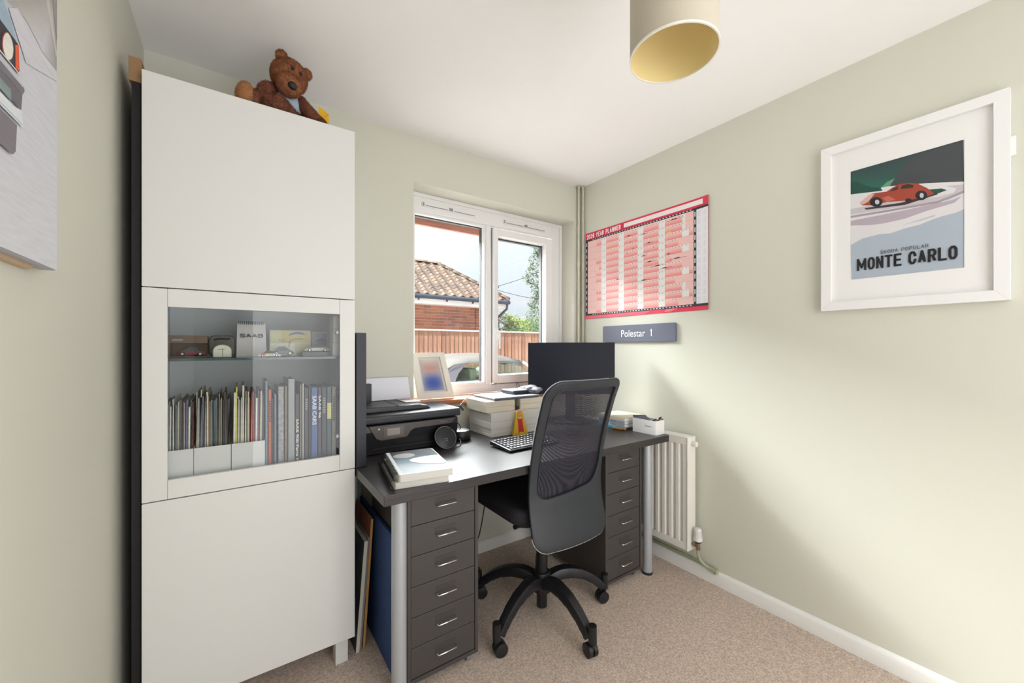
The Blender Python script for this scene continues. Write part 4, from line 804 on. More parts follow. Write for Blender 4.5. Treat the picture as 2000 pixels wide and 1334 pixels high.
# ---- cables on the floor under the desk
r = thing('floor_cable', 'thin yellow network cable looping on the carpet under the desk', 'cable', (.95, 1.78, 0))
mb = MB(); mb.tube(curve([(.80, 1.93, .02), (.90, 1.90, .055), (.99, 1.83, .05), (1.02, 1.76, .008), (.97, 1.72, .005), (.90, 1.73, .005), (.80, 1.80, .005)], 10), .0028, 6); mb.build('cable_body', mat('cable_yellow', (176, 160, 50), .5), r, smooth=True)
r = thing('floor_cable', 'black power cable trailing along the baseboard under the desk', 'cable', (.95, 1.85, 0))
mb = MB(); mb.tube(curve([(.78, 1.90, .006), (.90, 1.86, .010), (1.0, 1.80, .015), (1.06, 1.82, .02), (1.04, 1.90, .05), (1.12, 1.93, .14), (1.17, 1.95, .30)], 10), .0032, 6); mb.tube(curve([(.78, 1.93, .34), (.86, 1.95, .26), (.95, 1.96, .25), (1.06, 1.97, .34)], 8), .004, 6); mb.build('cable_body', black_m, r, smooth=True)
# ================================================================ radiator
rad_m = mat('radiator_enamel', (232, 229, 222), .35)
r = thing('radiator', 'white fluted panel radiator on the right wall, end showing past the desk', 'radiator', (1.93, 1.55, .149))
ra, rb, rz0, rz1 = 1.150, 1.93, .149, .734
pts = [(1.904, ra)]; y = ra+.026
while y < rb-.05:
    pts += [(1.904, y), (1.917, y+.006), (1.917, y+.016), (1.904, y+.022)]; y += .041
pts += [(1.904, rb), (1.925, rb), (1.925, ra)]
mb = MB(); mb.prism(pts, 'z', rz0+.035, rz1-.035); mb.build('front_panel', rad_m, r, bevel=.0015, smooth=True, angle=25)
B('panel_border', rad_m, r, (1.9035, ra, rz0, 1.925, rb, rz0+.036), (1.9035, ra, rz1-.040, 1.925, rb, rz1-.002), bevel=.002)
B('side_cover', rad_m, r, (1.901, ra-.006, rz0-.002, 1.972, ra+.004, rz1), bevel=.003)
mb = MB(); mb.box(1.901, ra, rz1-.004, 1.972, rb, rz1); mb.build('top_grille', rad_m, r, bevel=.002)
B('rear_panel', rad_m, r, 1.955, ra+.005, rz0, 1.968, rb, rz1-.01)
B('wall_bracket', rad_m, r, (1.968, 1.3, .3, XR-.0005, 1.33, .6), (1.968, 1.75, .3, XR-.0005, 1.78, .6))
mb = MB(); mb.tube([(1.935, ra-.004, .70), (1.935, ra-.018, .70)], .009, 12); mb.tube([(1.935, ra-.018, .70), (1.935, ra-.034, .70)], .013, 12); mb.tube([(1.935, ra-.034, .70), (1.935, ra-.0345, .70)], .005, 8); mb.build('vent_plug', rad_m, r, smooth=True)
r = thing('radiator_valve', 'white ribbed thermostatic valve on green-painted pipe beside the radiator', 'valve', (1.94, 1.105, .065))
brass = mat('dull_brass', (150, 128, 108), .35, metal=.7)
vx, vy = 1.938, 1.112
mb = MB(); mb.lathe([(.0, .272), (.014, .271), (.017, .264), (.0185, .245), (.021, .225), (.021, .212), (.019, .208)], (vx, vy, 0), 28); hd_ = mb.build('thermostat_head', mat('valve_white', (234, 232, 228), .35), r, smooth=True)
mb = MB()
for k in range(16):
    a = 2*PI*k/16; mb.tube([(vx+.0172*math.cos(a), vy+.0172*math.sin(a), .262), (vx+.0212*math.cos(a), vy+.0212*math.sin(a), .228)], .0012, 4)
mb.build('grip_ribs', mat('rib_grey', (196, 192, 192), .4), hd_)
mb = MB(); mb.lathe([(.019, .208), (.016, .200), (.011, .197)], (vx, vy, 0), 24); mb.build('collar', mat('collar_navy', (46, 40, 70), .4), r, smooth=True)
mb = MB(); mb.cyl((vx, vy, .165), (vx, vy, .198), .009, 14); mb.tube([(vx, vy, .182), (vx, ra-.003, .182)], .0085, 12); mb.tube([(vx, vy+.012, .182), (vx, vy+.024, .182)], .012, 6); mb.cyl((vx, vy, .162), (vx, vy, .176), .0115, 6); mb.build('valve_body', brass, r, smooth=True)
gp = mat('green_painted_pipe', (164, 168, 138), .45)
mb = MB(); mb.tube(curve([(vx, vy, .164), (vx+.001, vy, .14), (vx+.006, vy-.008, .112), (vx+.018, 1.085, .090), (1.966, 1.065, .080), (1.968, 1.050, .078)], 6), .0078, 12); mb.cyl((1.967, 1.062, .079), (1.969, 1.028, .076), .0115, 12); mb.cyl((1.969, 1.036, .088), (1.967, 1.034, .064), .0095, 12); mb.build('pipe_tail', gp, r, smooth=True)
mb = MB(); mb.cyl((1.984, 1.058, .079), (1.984, 1.98, .079), .0078, 12); mb.build('supply_pipe', gp, r, smooth=True, label='green-painted pipe above the baseboard')
POSTER_ART=[([(45,75,75),(60,66,72),(50,100,90),(30,115,95)],[(0.514,1.892),(0.217,1.893),(0.215,1.747),(0.514,1.803)]),
((100,160,125),[(0.424,1.798),(0.406,1.815),(0.367,1.828),(0.381,1.784)]),
((68,74,78),[(0.401,1.792),(0.376,1.835),(0.352,1.866),(0.319,1.883),(0.275,1.887),(0.217,1.889),(0.215,1.747),(0.301,1.769),(0.357,1.781)]),
((25,78,66),[(0.514,1.866),(0.506,1.849),(0.497,1.849),(0.489,1.849),(0.478,1.832),(0.448,1.811),(0.419,1.798),(0.419,1.783),(0.514,1.803)]),
((228,225,228),[(0.514,1.803),(0.417,1.787),(0.422,1.799),(0.406,1.799),(0.301,1.776),(0.215,1.752),(0.212,1.468),(0.507,1.465)]),
((30,85,65),[(0.319,1.756),(0.266,1.746),(0.254,1.736),(0.275,1.731),(0.301,1.732)]),
((203,198,204),[(0.511,1.745),(0.367,1.737),(0.275,1.719),(0.238,1.723),(0.232,1.735),(0.257,1.751),(0.215,1.743),(0.214,1.715),(0.249,1.701),(0.367,1.711),(0.511,1.723)]),
((168,158,168),[(0.511,1.718),(0.391,1.711),(0.275,1.706),(0.214,1.723),(0.214,1.715),(0.275,1.698),(0.391,1.703),(0.511,1.710)]),
((188,176,188),[(0.511,1.698),(0.367,1.697),(0.241,1.699),(0.220,1.706),(0.236,1.688),(0.301,1.679),(0.357,1.666),(0.417,1.664),(0.453,1.667),(0.511,1.680)]),
((178,190,204),[(0.510,1.603),(0.475,1.621),(0.422,1.626),(0.396,1.622),(0.357,1.631),(0.319,1.635),(0.292,1.644),(0.266,1.650),(0.236,1.653),(0.215,1.660),(0.212,1.468),(0.507,1.465)]),
((196,198,208),[(0.367,1.644),(0.283,1.660),(0.280,1.655),(0.319,1.648)]),
((62,52,58),[(0.470,1.737),(0.367,1.727),(0.279,1.736),(0.275,1.728),(0.357,1.716),(0.464,1.729)]),
((168,72,52),[(0.483,1.762),(0.470,1.769),(0.459,1.780),(0.445,1.786),(0.406,1.780),(0.391,1.789),(0.372,1.796),(0.348,1.793),(0.324,1.782),(0.301,1.759),(0.283,1.734),(0.292,1.731),(0.319,1.728),(0.357,1.731),(0.401,1.740),(0.448,1.741),(0.475,1.749)]),
((215,180,170),[(0.483,1.762),(0.470,1.772),(0.453,1.784),(0.439,1.783),(0.458,1.758),(0.474,1.751)]),
((200,110,90),[(0.417,1.760),(0.401,1.763),(0.381,1.742),(0.406,1.741)]),
((80,45,42),[(0.396,1.777),(0.389,1.786),(0.373,1.790),(0.376,1.777)]),
((58,48,45),[(0.368,1.777),(0.364,1.789),(0.348,1.789),(0.334,1.780),(0.336,1.771)]),
((36,34,42),[(0.417,1.745),(0.418,1.739),(0.421,1.735),(0.424,1.732),(0.429,1.730),(0.435,1.731),(0.440,1.734),(0.445,1.738),(0.449,1.743),(0.452,1.749),(0.453,1.755),(0.452,1.761),(0.449,1.765),(0.445,1.768),(0.440,1.769),(0.435,1.769),(0.429,1.766),(0.424,1.762),(0.421,1.757),(0.418,1.751)]),
((205,205,210),[(0.426,1.747),(0.426,1.745),(0.427,1.742),(0.429,1.741),(0.430,1.740),(0.432,1.740),(0.434,1.741),(0.436,1.743),(0.437,1.745),(0.438,1.748),(0.438,1.751),(0.438,1.754),(0.437,1.756),(0.436,1.758),(0.434,1.758),(0.432,1.758),(0.430,1.757),(0.429,1.755),(0.427,1.753),(0.426,1.750)]),
((36,34,42),[(0.300,1.733),(0.301,1.728),(0.303,1.724),(0.306,1.721),(0.310,1.720),(0.315,1.720),(0.319,1.723),(0.324,1.726),(0.327,1.731),(0.329,1.736),(0.330,1.742),(0.329,1.747),(0.327,1.751),(0.324,1.754),(0.319,1.755),(0.315,1.754),(0.310,1.752),(0.306,1.748),(0.303,1.743),(0.301,1.738)]),
((205,205,210),[(0.309,1.735),(0.309,1.733),(0.310,1.731),(0.311,1.729),(0.312,1.728),(0.314,1.728),(0.316,1.729),(0.317,1.731),(0.318,1.733),(0.319,1.736),(0.319,1.739),(0.319,1.741),(0.318,1.743),(0.317,1.745),(0.316,1.746),(0.314,1.745),(0.312,1.744),(0.311,1.743),(0.310,1.741),(0.309,1.738)]),
((36,34,42),[(0.339,1.727),(0.339,1.725),(0.341,1.723),(0.343,1.722),(0.345,1.722),(0.348,1.722),(0.350,1.723),(0.353,1.725),(0.354,1.727),(0.356,1.730),(0.356,1.732),(0.356,1.734),(0.354,1.736),(0.353,1.737),(0.350,1.737),(0.348,1.737),(0.345,1.736),(0.343,1.734),(0.341,1.732),(0.339,1.729)]),
]
CANVAS_ART=[([(168,166,160),(168,166,160),(150,148,144),(205,205,212),(190,188,186)],[(0.849,1.683),(1.033,1.816),(1.033,1.691),(0.969,1.687),(0.908,1.697)]),
((196,193,188),[(0.985,1.781),(0.998,1.791),(1.033,1.722),(1.030,1.713)]),
((150,148,145),[(1.012,1.801),(1.033,1.816),(1.033,1.742)]),
((205,205,212),[(0.852,1.675),(0.879,1.694),(0.969,1.683),(1.030,1.680),(1.030,1.671),(0.908,1.631)]),
((152,176,192),[(0.611,1.670),(0.838,1.675),(0.858,1.663),(0.877,1.643),(0.611,1.638)]),
((46,40,48),[(0.611,1.637),(0.881,1.642),(0.883,1.605),(0.881,1.600),(0.611,1.595)]),
((226,90,44),[(0.870,1.635),(0.881,1.642),(0.884,1.605),(0.871,1.602)]),
((150,60,50),[(0.863,1.630),(0.864,1.625),(0.864,1.619),(0.862,1.614),(0.859,1.609),(0.856,1.604),(0.852,1.601),(0.847,1.599),(0.843,1.598),(0.838,1.598),(0.835,1.600),(0.832,1.603),(0.830,1.607),(0.829,1.612),(0.830,1.617),(0.831,1.622),(0.834,1.627),(0.837,1.632),(0.841,1.635),(0.846,1.638),(0.850,1.639),(0.855,1.639),(0.858,1.637),(0.861,1.634)]),
((228,226,216),[(0.862,1.629),(0.863,1.624),(0.862,1.619),(0.861,1.614),(0.859,1.610),(0.855,1.606),(0.852,1.603),(0.848,1.601),(0.844,1.600),(0.840,1.601),(0.837,1.603),(0.835,1.605),(0.833,1.609),(0.832,1.613),(0.833,1.618),(0.834,1.623),(0.836,1.627),(0.839,1.631),(0.842,1.634),(0.846,1.637),(0.850,1.637),(0.854,1.637),(0.857,1.635),(0.860,1.633)]),
((215,220,225),[(0.611,1.597),(0.881,1.601),(0.883,1.599),(0.611,1.594)]),
((118,113,122),[(0.611,1.593),(0.895,1.589),(0.898,1.584),(0.891,1.575),(0.611,1.576)]),
((192,192,200),[(0.611,1.588),(0.893,1.590),(0.893,1.586),(0.611,1.584)]),
((105,100,110),[(0.611,1.575),(0.889,1.574),(0.885,1.549),(0.860,1.549),(0.611,1.561)]),
((130,146,146),[(0.611,1.561),(0.852,1.562),(0.854,1.547),(0.611,1.547)]),
((216,222,228),[(0.611,1.541),(0.860,1.543),(0.885,1.549),(0.891,1.530),(0.889,1.526),(0.611,1.523)]),
((160,165,172),[(0.611,1.527),(0.887,1.530),(0.887,1.529),(0.611,1.526)]),
((122,116,124),[(0.611,1.519),(0.869,1.520),(0.865,1.481),(0.856,1.473),(0.611,1.472)]),
]
# ================================================================ wall items
# framed poster (right wall)
r = thing('framed_poster', 'large white frame with a red vintage car MONTE CARLO poster, on the right wall', 'framed poster', (1.98, .36, 1.348))
fw = mat('frame_satin_white', (236, 236, 236), .35)
FY0, FY1, FZ0, FZ1 = .118, .602, 1.348, 2.009; IY0, IY1, IZ0, IZ1 = .152, .568, 1.382, 1.976
mb = MB()
for poly in ([(FY0, FZ0), (FY1, FZ0), (IY1, IZ0), (IY0, IZ0)], [(FY1, FZ0), (FY1, FZ1), (IY1, IZ1), (IY1, IZ0)], [(FY1, FZ1), (FY0, FZ1), (IY0, IZ1), (IY1, IZ1)], [(FY0, FZ1), (FY0, FZ0), (IY0, IZ0), (IY0, IZ1)]):
    mb.prism(poly, 'x', 1.965, 1.9945)
mb.build('frame', fw, r, bevel=.001)
mb = MB(); PY0, PY1, PZ0, PZ1 = .2145, .5105, 1.466, 1.8915
for q in ((IY0, IZ0, IY1, PZ0), (IY0, PZ1, IY1, IZ1), (IY0, PZ0, PY0, PZ1), (PY1, PZ0, IY1, PZ1)): mb.box(1.981, q[0], q[1], 1.9825, q[2], q[3])
mb.build('mount', mat('mount_white', (245, 244, 243), .7), r)
B('backing', paper_m, r, 1.984, IY0, IZ0, 1.990, IY1, IZ1)
fx = lambda a, b, k: (1.9835-k*.25, min(max(a, .212), .513), min(max(b, 1.464), 1.894))
art('poster_print', POSTER_ART, fx, r, printgl_m)
inkp = mat('poster_black', (26, 24, 30), .5)
block_text(r, 'MONTE CARLO', (1.982, .491, 1.4975), (0, -1, 0), (0, 0, 1), .262, .046, inkp, t=.23, gap=.1, sp=.3)
block_text(r, 'ŠKODA POPULAR', (1.982, .423, 1.550), (0, -1, 0), (0, 0, 1), .126, .0125, mat('poster_grey', (80, 82, 92), .5), t=.13, cell=.85, gap=.25, sp=.5)
B('glazing', mat_glass('picture_glass', (.995, .995, .995), .15), r, 1.974, IY0, IZ0, 1.9755, IY1, IZ1)
B('wall_clip', white_m, r, 1.985, .108, 1.80, 1.9945, .118, 1.86)
# year planner
r = thing('year_planner', 'red and pink 2026 YEAR PLANNER wall calendar above the name plate', 'calendar', (1.992, 1.52, 1.394))
S0, SL, Q0, QL = 1.955, .87, 1.986, .592
def cp(s, q, k=0):
    cur = .006*max(0, (s-.9)/.1)**2+.004*max(0, (.04-s)/.04)
    return (1.9935-cur-k, S0-s*SL, Q0-q*QL)
mb = MB(); ns_ = 24; vs = []
for i in range(ns_+1):
    s = i/ns_
    for q in (0, 1): vs.append(cp(s, q))
mb.add(vs, [(2*i, 2*i+1, 2*i+3, 2*i+2) for i in range(ns_)]); mb.build('sheet', mat('planner_red', (222, 40, 78), .4, coat=.3), r, solid=.0006)
red, blk = (222, 40, 78), (40, 40, 48)
g = []
def R_(s0, q0, s1, q1, c, n=1):
    n = max(1, int((s1-s0)/.1))
    for i in range(n): a, b = s0+(s1-s0)*i/n, s0+(s1-s0)*(i+1)/n; g.append((c if not isinstance(c, list) else c, [(a, q0), (b, q0), (b, q1), (a, q1)]))
layers = []
def layer():
    global g
    layers.append(g); g = []
R_(0.0, .080, 1, .1, blk); R_(0, .94, 1, .962, blk); R_(0, .08, .022, .962, blk); R_(.906, .08, .925, .962, blk); layer()
R_(.375, .018, .965, .062, (240, 232, 232)); R_(.022, .1, .906, .94, (238, 196, 192)); R_(.923, .1, .999, .94, (232, 232, 240)); layer()
start = [3, 6, 6, 2, 4, 0, 2, 5, 1, 3, 6, 1]; dl = [31, 28, 31, 30, 31, 30, 31, 31, 30, 31, 30, 31]
c0s, ds, q0, dq = .043, .0238, .104, .0693
for m_ in range(12):
    for c in range(37):
        a = c0s+c*ds; b = min(a+ds, .905); d = c-start[m_]+1; qa, qb = q0+m_*dq, q0+(m_+1)*dq
        if a > .9: continue
        wk = c % 7 >= 5
        if 1 <= d <= dl[m_]:
            if wk: g.append(((232, 230, 228), [(a, qa), (b, qa), (b, qb), (a, qb)]))
            else: g.append(([(240, 214, 206), (240, 214, 206), (236, 132, 134), (236, 132, 134)], [(a, qa+.002), (b, qa+.002), (b, qb), (a, qb)]))
        elif wk and c < 29: g.append(((230, 226, 224), [(a, qa), (b, qa), (b, qb), (a, qb)]))
layer()
for m_ in range(12):
    for c in range(37):
        d = c-start[m_]+1; a = c0s+c*ds; qa = q0+m_*dq
        if 1 <= d <= dl[m_] and a < .9:
            if (m_*37+c) % 1 == 0: g.append(((150, 130, 130), [(a+.003, qa+.008), (a+.008, qa+.008), (a+.008, qa+.017), (a+.003, qa+.017)]))
    if m_: g.append(((206, 150, 150), [(.022, q0+m_*dq), (.906, q0+m_*dq), (.906, q0+m_*dq+.0016), (.022, q0+m_*dq+.0016)]))
for c in range(37):
    a = c0s+c*ds+.005
    if a < .9:
        R_(a, .086, a+.012, .093, (220, 220, 225)); R_(a, .947, a+.012, .955, (220, 220, 225))
for m_ in range(12):
    qa = q0+m_*dq+.012; R_(.008, qa, .015, qa+.038, (215, 215, 220)); R_(.911, qa, .918, qa+.042, (215, 215, 220))
    for rw in range(4):
        for cw in range(6): g.append(((196, 190, 202), [(.935+cw*.009, qa+.004+rw*.013), (.940+cw*.009, qa+.004+rw*.013), (.940+cw*.009, qa+.008+rw*.013), (.935+cw*.009, qa+.008+rw*.013)]))
random.seed(5)
marks = [(.40, .165, .04), (.52, .19, .06), (.43, .235, .008), (.45, .31, .012), (.40, .345, .012), (.27, .45, .01), (.56, .29, .06), (.72, .13, .12), (.52, .41, .05), (.55, .48, .09), (.74, .50, .12), (.72, .445, .03), (.60, .535, .11), (.66, .57, .10), (.30, .60, .04), (.50, .655, .10), (.62, .345, .01), (.71, .36, .012)]
for a, q, w in marks: g.append(((80, 50, 60), [(a, q), (a+w, q-.004), (a+w, q-.001), (a, q+.003)])); g.append(((70, 44, 52), [(a+w*.3, q-.008), (a+w*.6, q-.010), (a+w*.6, q-.002), (a+w*.3, q)]))
g.append(((236, 216, 110), [(.725, .235), (.75, .232), (.75, .245), (.725, .248)])); g.append(((232, 212, 140), [(.22, .26), (.32, .255), (.32, .262), (.22, .267)]))
g.append(((226, 90, 110), [(.0, .965), (.6, .965), (.55, .998), (.0, .998)])); g.append(((230, 120, 135), [(.72, .965), (.80, .965), (.75, .99), (.70, .99)]))
R_(.34, .97, .50, .976, (240, 220, 224)); layer()
for i, L in enumerate(layers):
    if L: art('print', L, lambda a, b, k, i=i: cp(a, b, .0008+.0004*i), r, print_m, step=0)
block_text(r, '2026 YEAR PLANNER', cp(.013, .072, .001), (0, -1, 0), (0, 0, 1), .295, .031, mat('planner_white', (240, 236, 236), .4), t=.19, gap=.14)
block_text(r, '68', cp(.02, .99, .001), (0, -1, 0), (0, 0, 1), .018, .009, MATS['planner_white'], t=.2)
# name plate
r = thing('name_plate', 'grey rounded wall plate reading Polestar 1 beneath the year planner', 'sign', (1.985, 1.53, 1.231))
mb = MB(); mb.prism(rr(1.265, 1.231, 1.793, 1.337, .010), 'x', 1.981, 1.9945); mb.build('plate', mat('plate_grey', (100, 104, 120), .4), r, bevel=.002)
text(r, 'Polestar', (1.981, 1.640, 1.263), (0, -1, 0), (0, 0, 1), .178, .043, mat('plate_white', (240, 240, 240), .4), bold=.004)
block_text(r, '1', (1.981, 1.430, 1.2635), (0, -1, 0), (0, 0, 1), .018, .043, MATS['plate_white'], t=.13)

# canvas on the left wall
r = thing('canvas_print', 'large grey canvas print of a racing car front, on the left wall', 'canvas', (-.27, .74, 1.337))
CYa, CYb, CZa, CZb = .42, 1.036, 1.337, 2.17
mb = MB(); mb.box(-.2855, CYa, CZa, -.2625, CYb, CZb); mb.build('stretched_canvas', mat('canvas_side', (176, 176, 182), .7), r, bevel=.003)
B('stretcher_bar', mat('raw_wood', (196, 170, 140), .7), r, -.2865, .5, 1.330, -.276, .985, 1.337)
bgp = [([(150, 150, 150), (165, 164, 160), (205, 206, 214), (208, 210, 218), (190, 190, 198), (150, 150, 150)], [(CYa, CZb), (CYb, CZb), (CYb, 1.70), (CYb, CZa), (CYa, CZa), (CYa, 1.75)]), ([(196, 196, 202), (206, 208, 216), (212, 214, 220), (205, 206, 212)], [(CYa, 1.45), (CYb, 1.60), (CYb, CZa), (CYa, CZa)])]
art('canvas_art', bgp+CANVAS_ART, lambda a, b, k: (-.2620+k, min(max(a, CYa+.001), CYb-.001), min(max(b, CZa+.001), CZb-.001)), r, canvas_m)

# ================================================================ pendant lamp
r = thing('pendant_lamp', 'white drum pendant lampshade with a yellow lining, hanging from the ceiling', 'ceiling lamp', (.85, .549, 1.894))
lx, ly, lz, LH, LR = .85, .549, 1.894, .24, .0985
out_m = mat('shade_outside', (196, 187, 170), .8, bump=.3, bump_s=150); in_m = mat('shade_lining', (238, 218, 160), .6)
mb = MB(); mb.lathe([(LR, lz), (LR, lz+LH)], (lx, ly, 0), 72); sh = mb.build('shade', out_m, r, smooth=True)
mb = MB(); mb.lathe([(LR-.0015, lz+.0005), (LR-.0015, lz+LH-.0005)], (lx, ly, 0), 72); mb.build('lining', in_m, sh, smooth=True)
mb = MB(); mb.lathe([(LR-.002, lz+.003), (LR-.002, lz-.0008), (LR+.0012, lz-.0008), (LR+.0012, lz+.004)], (lx, ly, 0), 72); mb.build('rim_tape', mat('rim_white', (238, 234, 224), .5), sh, smooth=True); mb = MB(); mb.lathe([(LR-.002, lz+LH-.004), (LR-.002, lz+LH+.001), (LR+.001, lz+LH+.001), (LR+.001, lz+LH-.004)], (lx, ly, 0), 72); mb.build('rim_tape', mat('rim_white', (238, 234, 224), .5), sh, smooth=True)
sa = math.radians(-52); c_, s_ = math.cos(sa), math.sin(sa)
mb = MB(); mb.tube([(lx+LR*1.003*c_, ly+LR*1.003*s_, lz), (lx+LR*1.003*c_, ly+LR*1.003*s_, lz+LH)], .0012, 5); mb.build('seam', mat('seam_beige', (196, 184, 160), .8), sh)
mb = MB()
for k in range(3):
    a = 2*PI*k/3; mb.tube([(lx+.02*math.cos(a), ly+.02*math.sin(a), lz+LH-.03), (lx+LR*math.cos(a), ly+LR*math.sin(a), lz+LH-.004)], .0015, 5)
mb.lathe([(.021, lz+LH-.03), (.021, lz+LH-.027), (.018, lz+LH-.027)], (lx, ly, 0), 24); mb.build('spider_ring', white_m, r)
mb = MB(); mb.lathe([(.0, lz+.20), (.018, lz+.20), (.018, lz+LH+.01), (.005, lz+LH+.02)], (lx, ly, 0), 20); mb.build('bulb_holder', white_m, r, smooth=True)
mb = MB(); mb.lathe([(0, lz+.150), (.012, lz+.153), (.022, lz+.166), (.022, lz+.178), (.013, lz+.198), (.013, lz+.205)], (lx, ly, 0), 20); mb.build('bulb', mat('frosted_bulb', (235, 232, 224), .3), r, smooth=True)
mb = MB(); mb.cyl((lx, ly, lz+LH+.018), (lx, ly, ZC-.02), .003, 8); mb.build('cord', white_m, r)
mb = MB(); mb.lathe([(0, ZC-.028), (.02, ZC-.028), (.045, ZC-.008), (.046, ZC-.0005), (0, ZC-.0005)], (lx, ly, 0), 28); mb.build('ceiling_rose', white_m, r, smooth=True)

# ================================================================ outside
GZ = -.20
drive = mat('concrete_drive', (200, 195, 188), .9, noise_s=3, noise_a=.1)
B('ground', drive, None, -18, 2.3, GZ-.2, 60, 70, GZ, kind='structure')
# fence
fen_m = [mat('fence_board_%d' % i, c, .8, noise_s=3, noise_a=.28, stretch=(14, 14, 1)) for i, c in enumerate([(146, 106, 86), (138, 99, 80), (154, 115, 94), (130, 93, 76)])]
r = thing('board_fence', 'brown vertical-board timber fence behind the parked car', 'fence', (5.5, 8.0, GZ))
me0 = {}
def inst(name, mesh, loc, parent):
    o = bpy.data.objects.new(name, mesh); o.location = loc; o.parent = parent; COL.objects.link(o); return o
def bmesh_of(mb, m):
    o = mb.build('t', m, None, local=True); me = o.data; bpy.data.objects.remove(o); return me
random.seed(11)
fb = []
for m in fen_m:
    mb = MB(); mb.add([(0, .012, 0), (.118, .0, 0), (.118, .0, 1.74), (0, .012, 1.74), (0, .020, 0), (.118, .024, 0), (.118, .024, 1.74), (0, .020, 1.74)], [(0, 1, 2, 3), (5, 4, 7, 6), (0, 4, 5, 1), (3, 2, 6, 7), (0, 3, 7, 4), (1, 5, 6, 2)]); fb.append(bmesh_of(mb, m))
for k in range(68): inst('fence_board', fb[random.choice([0, 0, 1, 2, 3])], (2.0+k*.104-5.5, random.uniform(-.003, .003), random.uniform(0, .006)), r)
B('cap_rail', mat('cap_rail_pale', (214, 200, 188), .7), r, 1.9, 7.975, 1.548, 9.2, 8.045, 1.578, bevel=.004)
B('arris_rail', fen_m[1], r, (1.9, 8.03, .2, 9.2, 8.09, .28), (1.9, 8.03, 1.1, 9.2, 8.09, 1.18))
# garage
g_ = thing('garage', 'red brick garage with a hipped brown pantile roof beyond the fence', 'garage', (4.2, 10.6, GZ))
mort = mat('mortar', (200, 176, 160), .9); GX1, GY0, GY1 = 5.97, 9.4, 11.8
B('wall_core', mort, g_, .2, GY0+.012, GZ, GX1-.012, GY1, 2.42)
bm_ = [mat('brick_%d' % i, c, .85, noise_s=30, noise_a=.2) for i, c in enumerate([(158, 100, 78), (148, 88, 68), (168, 110, 88), (134, 86, 74)])]
br, bh = [], []
for m in bm_:
    mb = MB(); mb.box(0, 0, 0, .212, .03, .062); br.append(bmesh_of(mb, m)); mb = MB(); mb.box(0, 0, 0, .10, .03, .064); bh.append(bmesh_of(mb, m))
GO = Vector((4.2, 10.6, GZ))
for row in range(15):
    z = 1.36+row*.075; x = GX1-.213 if row % 2 == 0 else GX1-.10
    if row % 2: inst('brick', random.choice(bh), Vector((GX1-.10, GY0, z))-GO, g_); x -= .225
    while x > 2.85:
        inst('brick', random.choice(br), Vector((x, GY0+random.uniform(0, .003), z))-GO, g_); x -= .225
B('movement_joint', gap_m, g_, 5.335, GY0-.001, GZ, 5.352, GY0+.002, 2.40)
B('fascia', mat('fascia_white', (230, 226, 226), .5), g_, (.0, 9.16, 2.26, 6.16, 9.19, 2.42), (6.13, 9.19, 2.26, 6.16, 12.05, 2.42), bevel=.003)
B('soffit', mat('fascia_white', (230, 226, 226), .5), g_, (.0, 9.19, 2.26, 6.13, 9.42, 2.275), (5.95, 9.42, 2.26, 6.13, 12.05, 2.275))
gm = mat('gutter_blue_black', (50, 58, 74), .35)
mb = MB(); 
for path in ([(0, 9.105, 2.435), (6.26, 9.105, 2.435)], [(6.215, 9.06, 2.435), (6.215, 12.1, 2.435)]): mb.tube(path, .056, 12)
gu = mb.build('gutter', gm, g_, smooth=True)
for bx in (3.6, 4.35, 5.1, 5.8): B('gutter_bracket', gm, gu, bx, 9.09, 2.34, bx+.02, 9.16, 2.40)
mb = MB(); mb.tube([(6.20, 9.12, 2.40), (6.20, 9.14, 2.26), (6.03, 9.35, 2.02), (6.03, 9.36, 1.9), (6.03, 9.36, GZ)], .036, 10); mb.build('downpipe', gm, g_, smooth=True)
# hipped roof with individual pantiles
EY, EZ, EX = 9.10, 2.47, 6.27; RUN = 1.5; RZ = EZ+RUN*math.tan(math.radians(36.5)); RY = EY+RUN
mb = MB(); mb.add([(.0, EY, EZ), (EX, EY, EZ), (EX-RUN, RY, RZ), (.0, RY, RZ), (EX, EY+2*RUN, EZ), (0, EY+2*RUN, EZ)], [(0, 1, 2, 3), (1, 4, 2), (4, 5, 3, 2)]); mb.build('roof_deck', mat('roof_underlay', (92, 80, 74), .9), g_, solid=.03)
sl = RUN/math.cos(math.radians(36.5)); NR = 13; tl = sl/NR; TW = .245
tm = [mat('pantile_%d' % i, c, .8, noise_s=12, noise_a=.25) for i, c in enumerate([(104, 86, 74), (92, 76, 66), (112, 94, 80), (80, 68, 62)])]
tms = []
def tile_mesh(m, w=TW):
    mb = MB(); vs = []; nx = 8
    for j, (d, lift) in enumerate(((0, .034), (tl*1.25, .006))):
        for i in range(nx+1):
            u = i/nx; h = .038*math.sin(PI*min(1, u/.55)) if u < .55 else -.012*math.sin(PI*(u-.55)/.45)
            vs.append((u*w, d*math.cos(math.radians(36.5)), d*math.sin(math.radians(36.5))+h+lift))
    n1 = nx+1; mb.add(vs, [(i, i+1, n1+i+1, n1+i) for i in range(nx)])
    vs2 = [(x, y-.002, z-.024) for x, y, z in vs[:n1]]; mb.add(vs[:n1]+vs2, [(i, i+1, n1+i+1, n1+i) for i in range(nx)])
    me = bmesh_of(mb, m)
    for p in me.polygons: p.use_smooth = True
    me.set_sharp_from_angle(angle=math.radians(50)); return me
tms = [tile_mesh(m) for m in tm]
for row in range(NR):
    y = EY+row*RUN/NR; z = EZ+row*(RZ-EZ)/NR; xmax = EX-(y-EY)-.02; x = xmax-TW+.06; 
    x = 3.02+TW*math.floor((xmax-3.02-.12)/TW)
    while x > 2.9: inst('roof_tile', random.choice(tms), Vector((x, y, z))-GO, g_); x -= TW
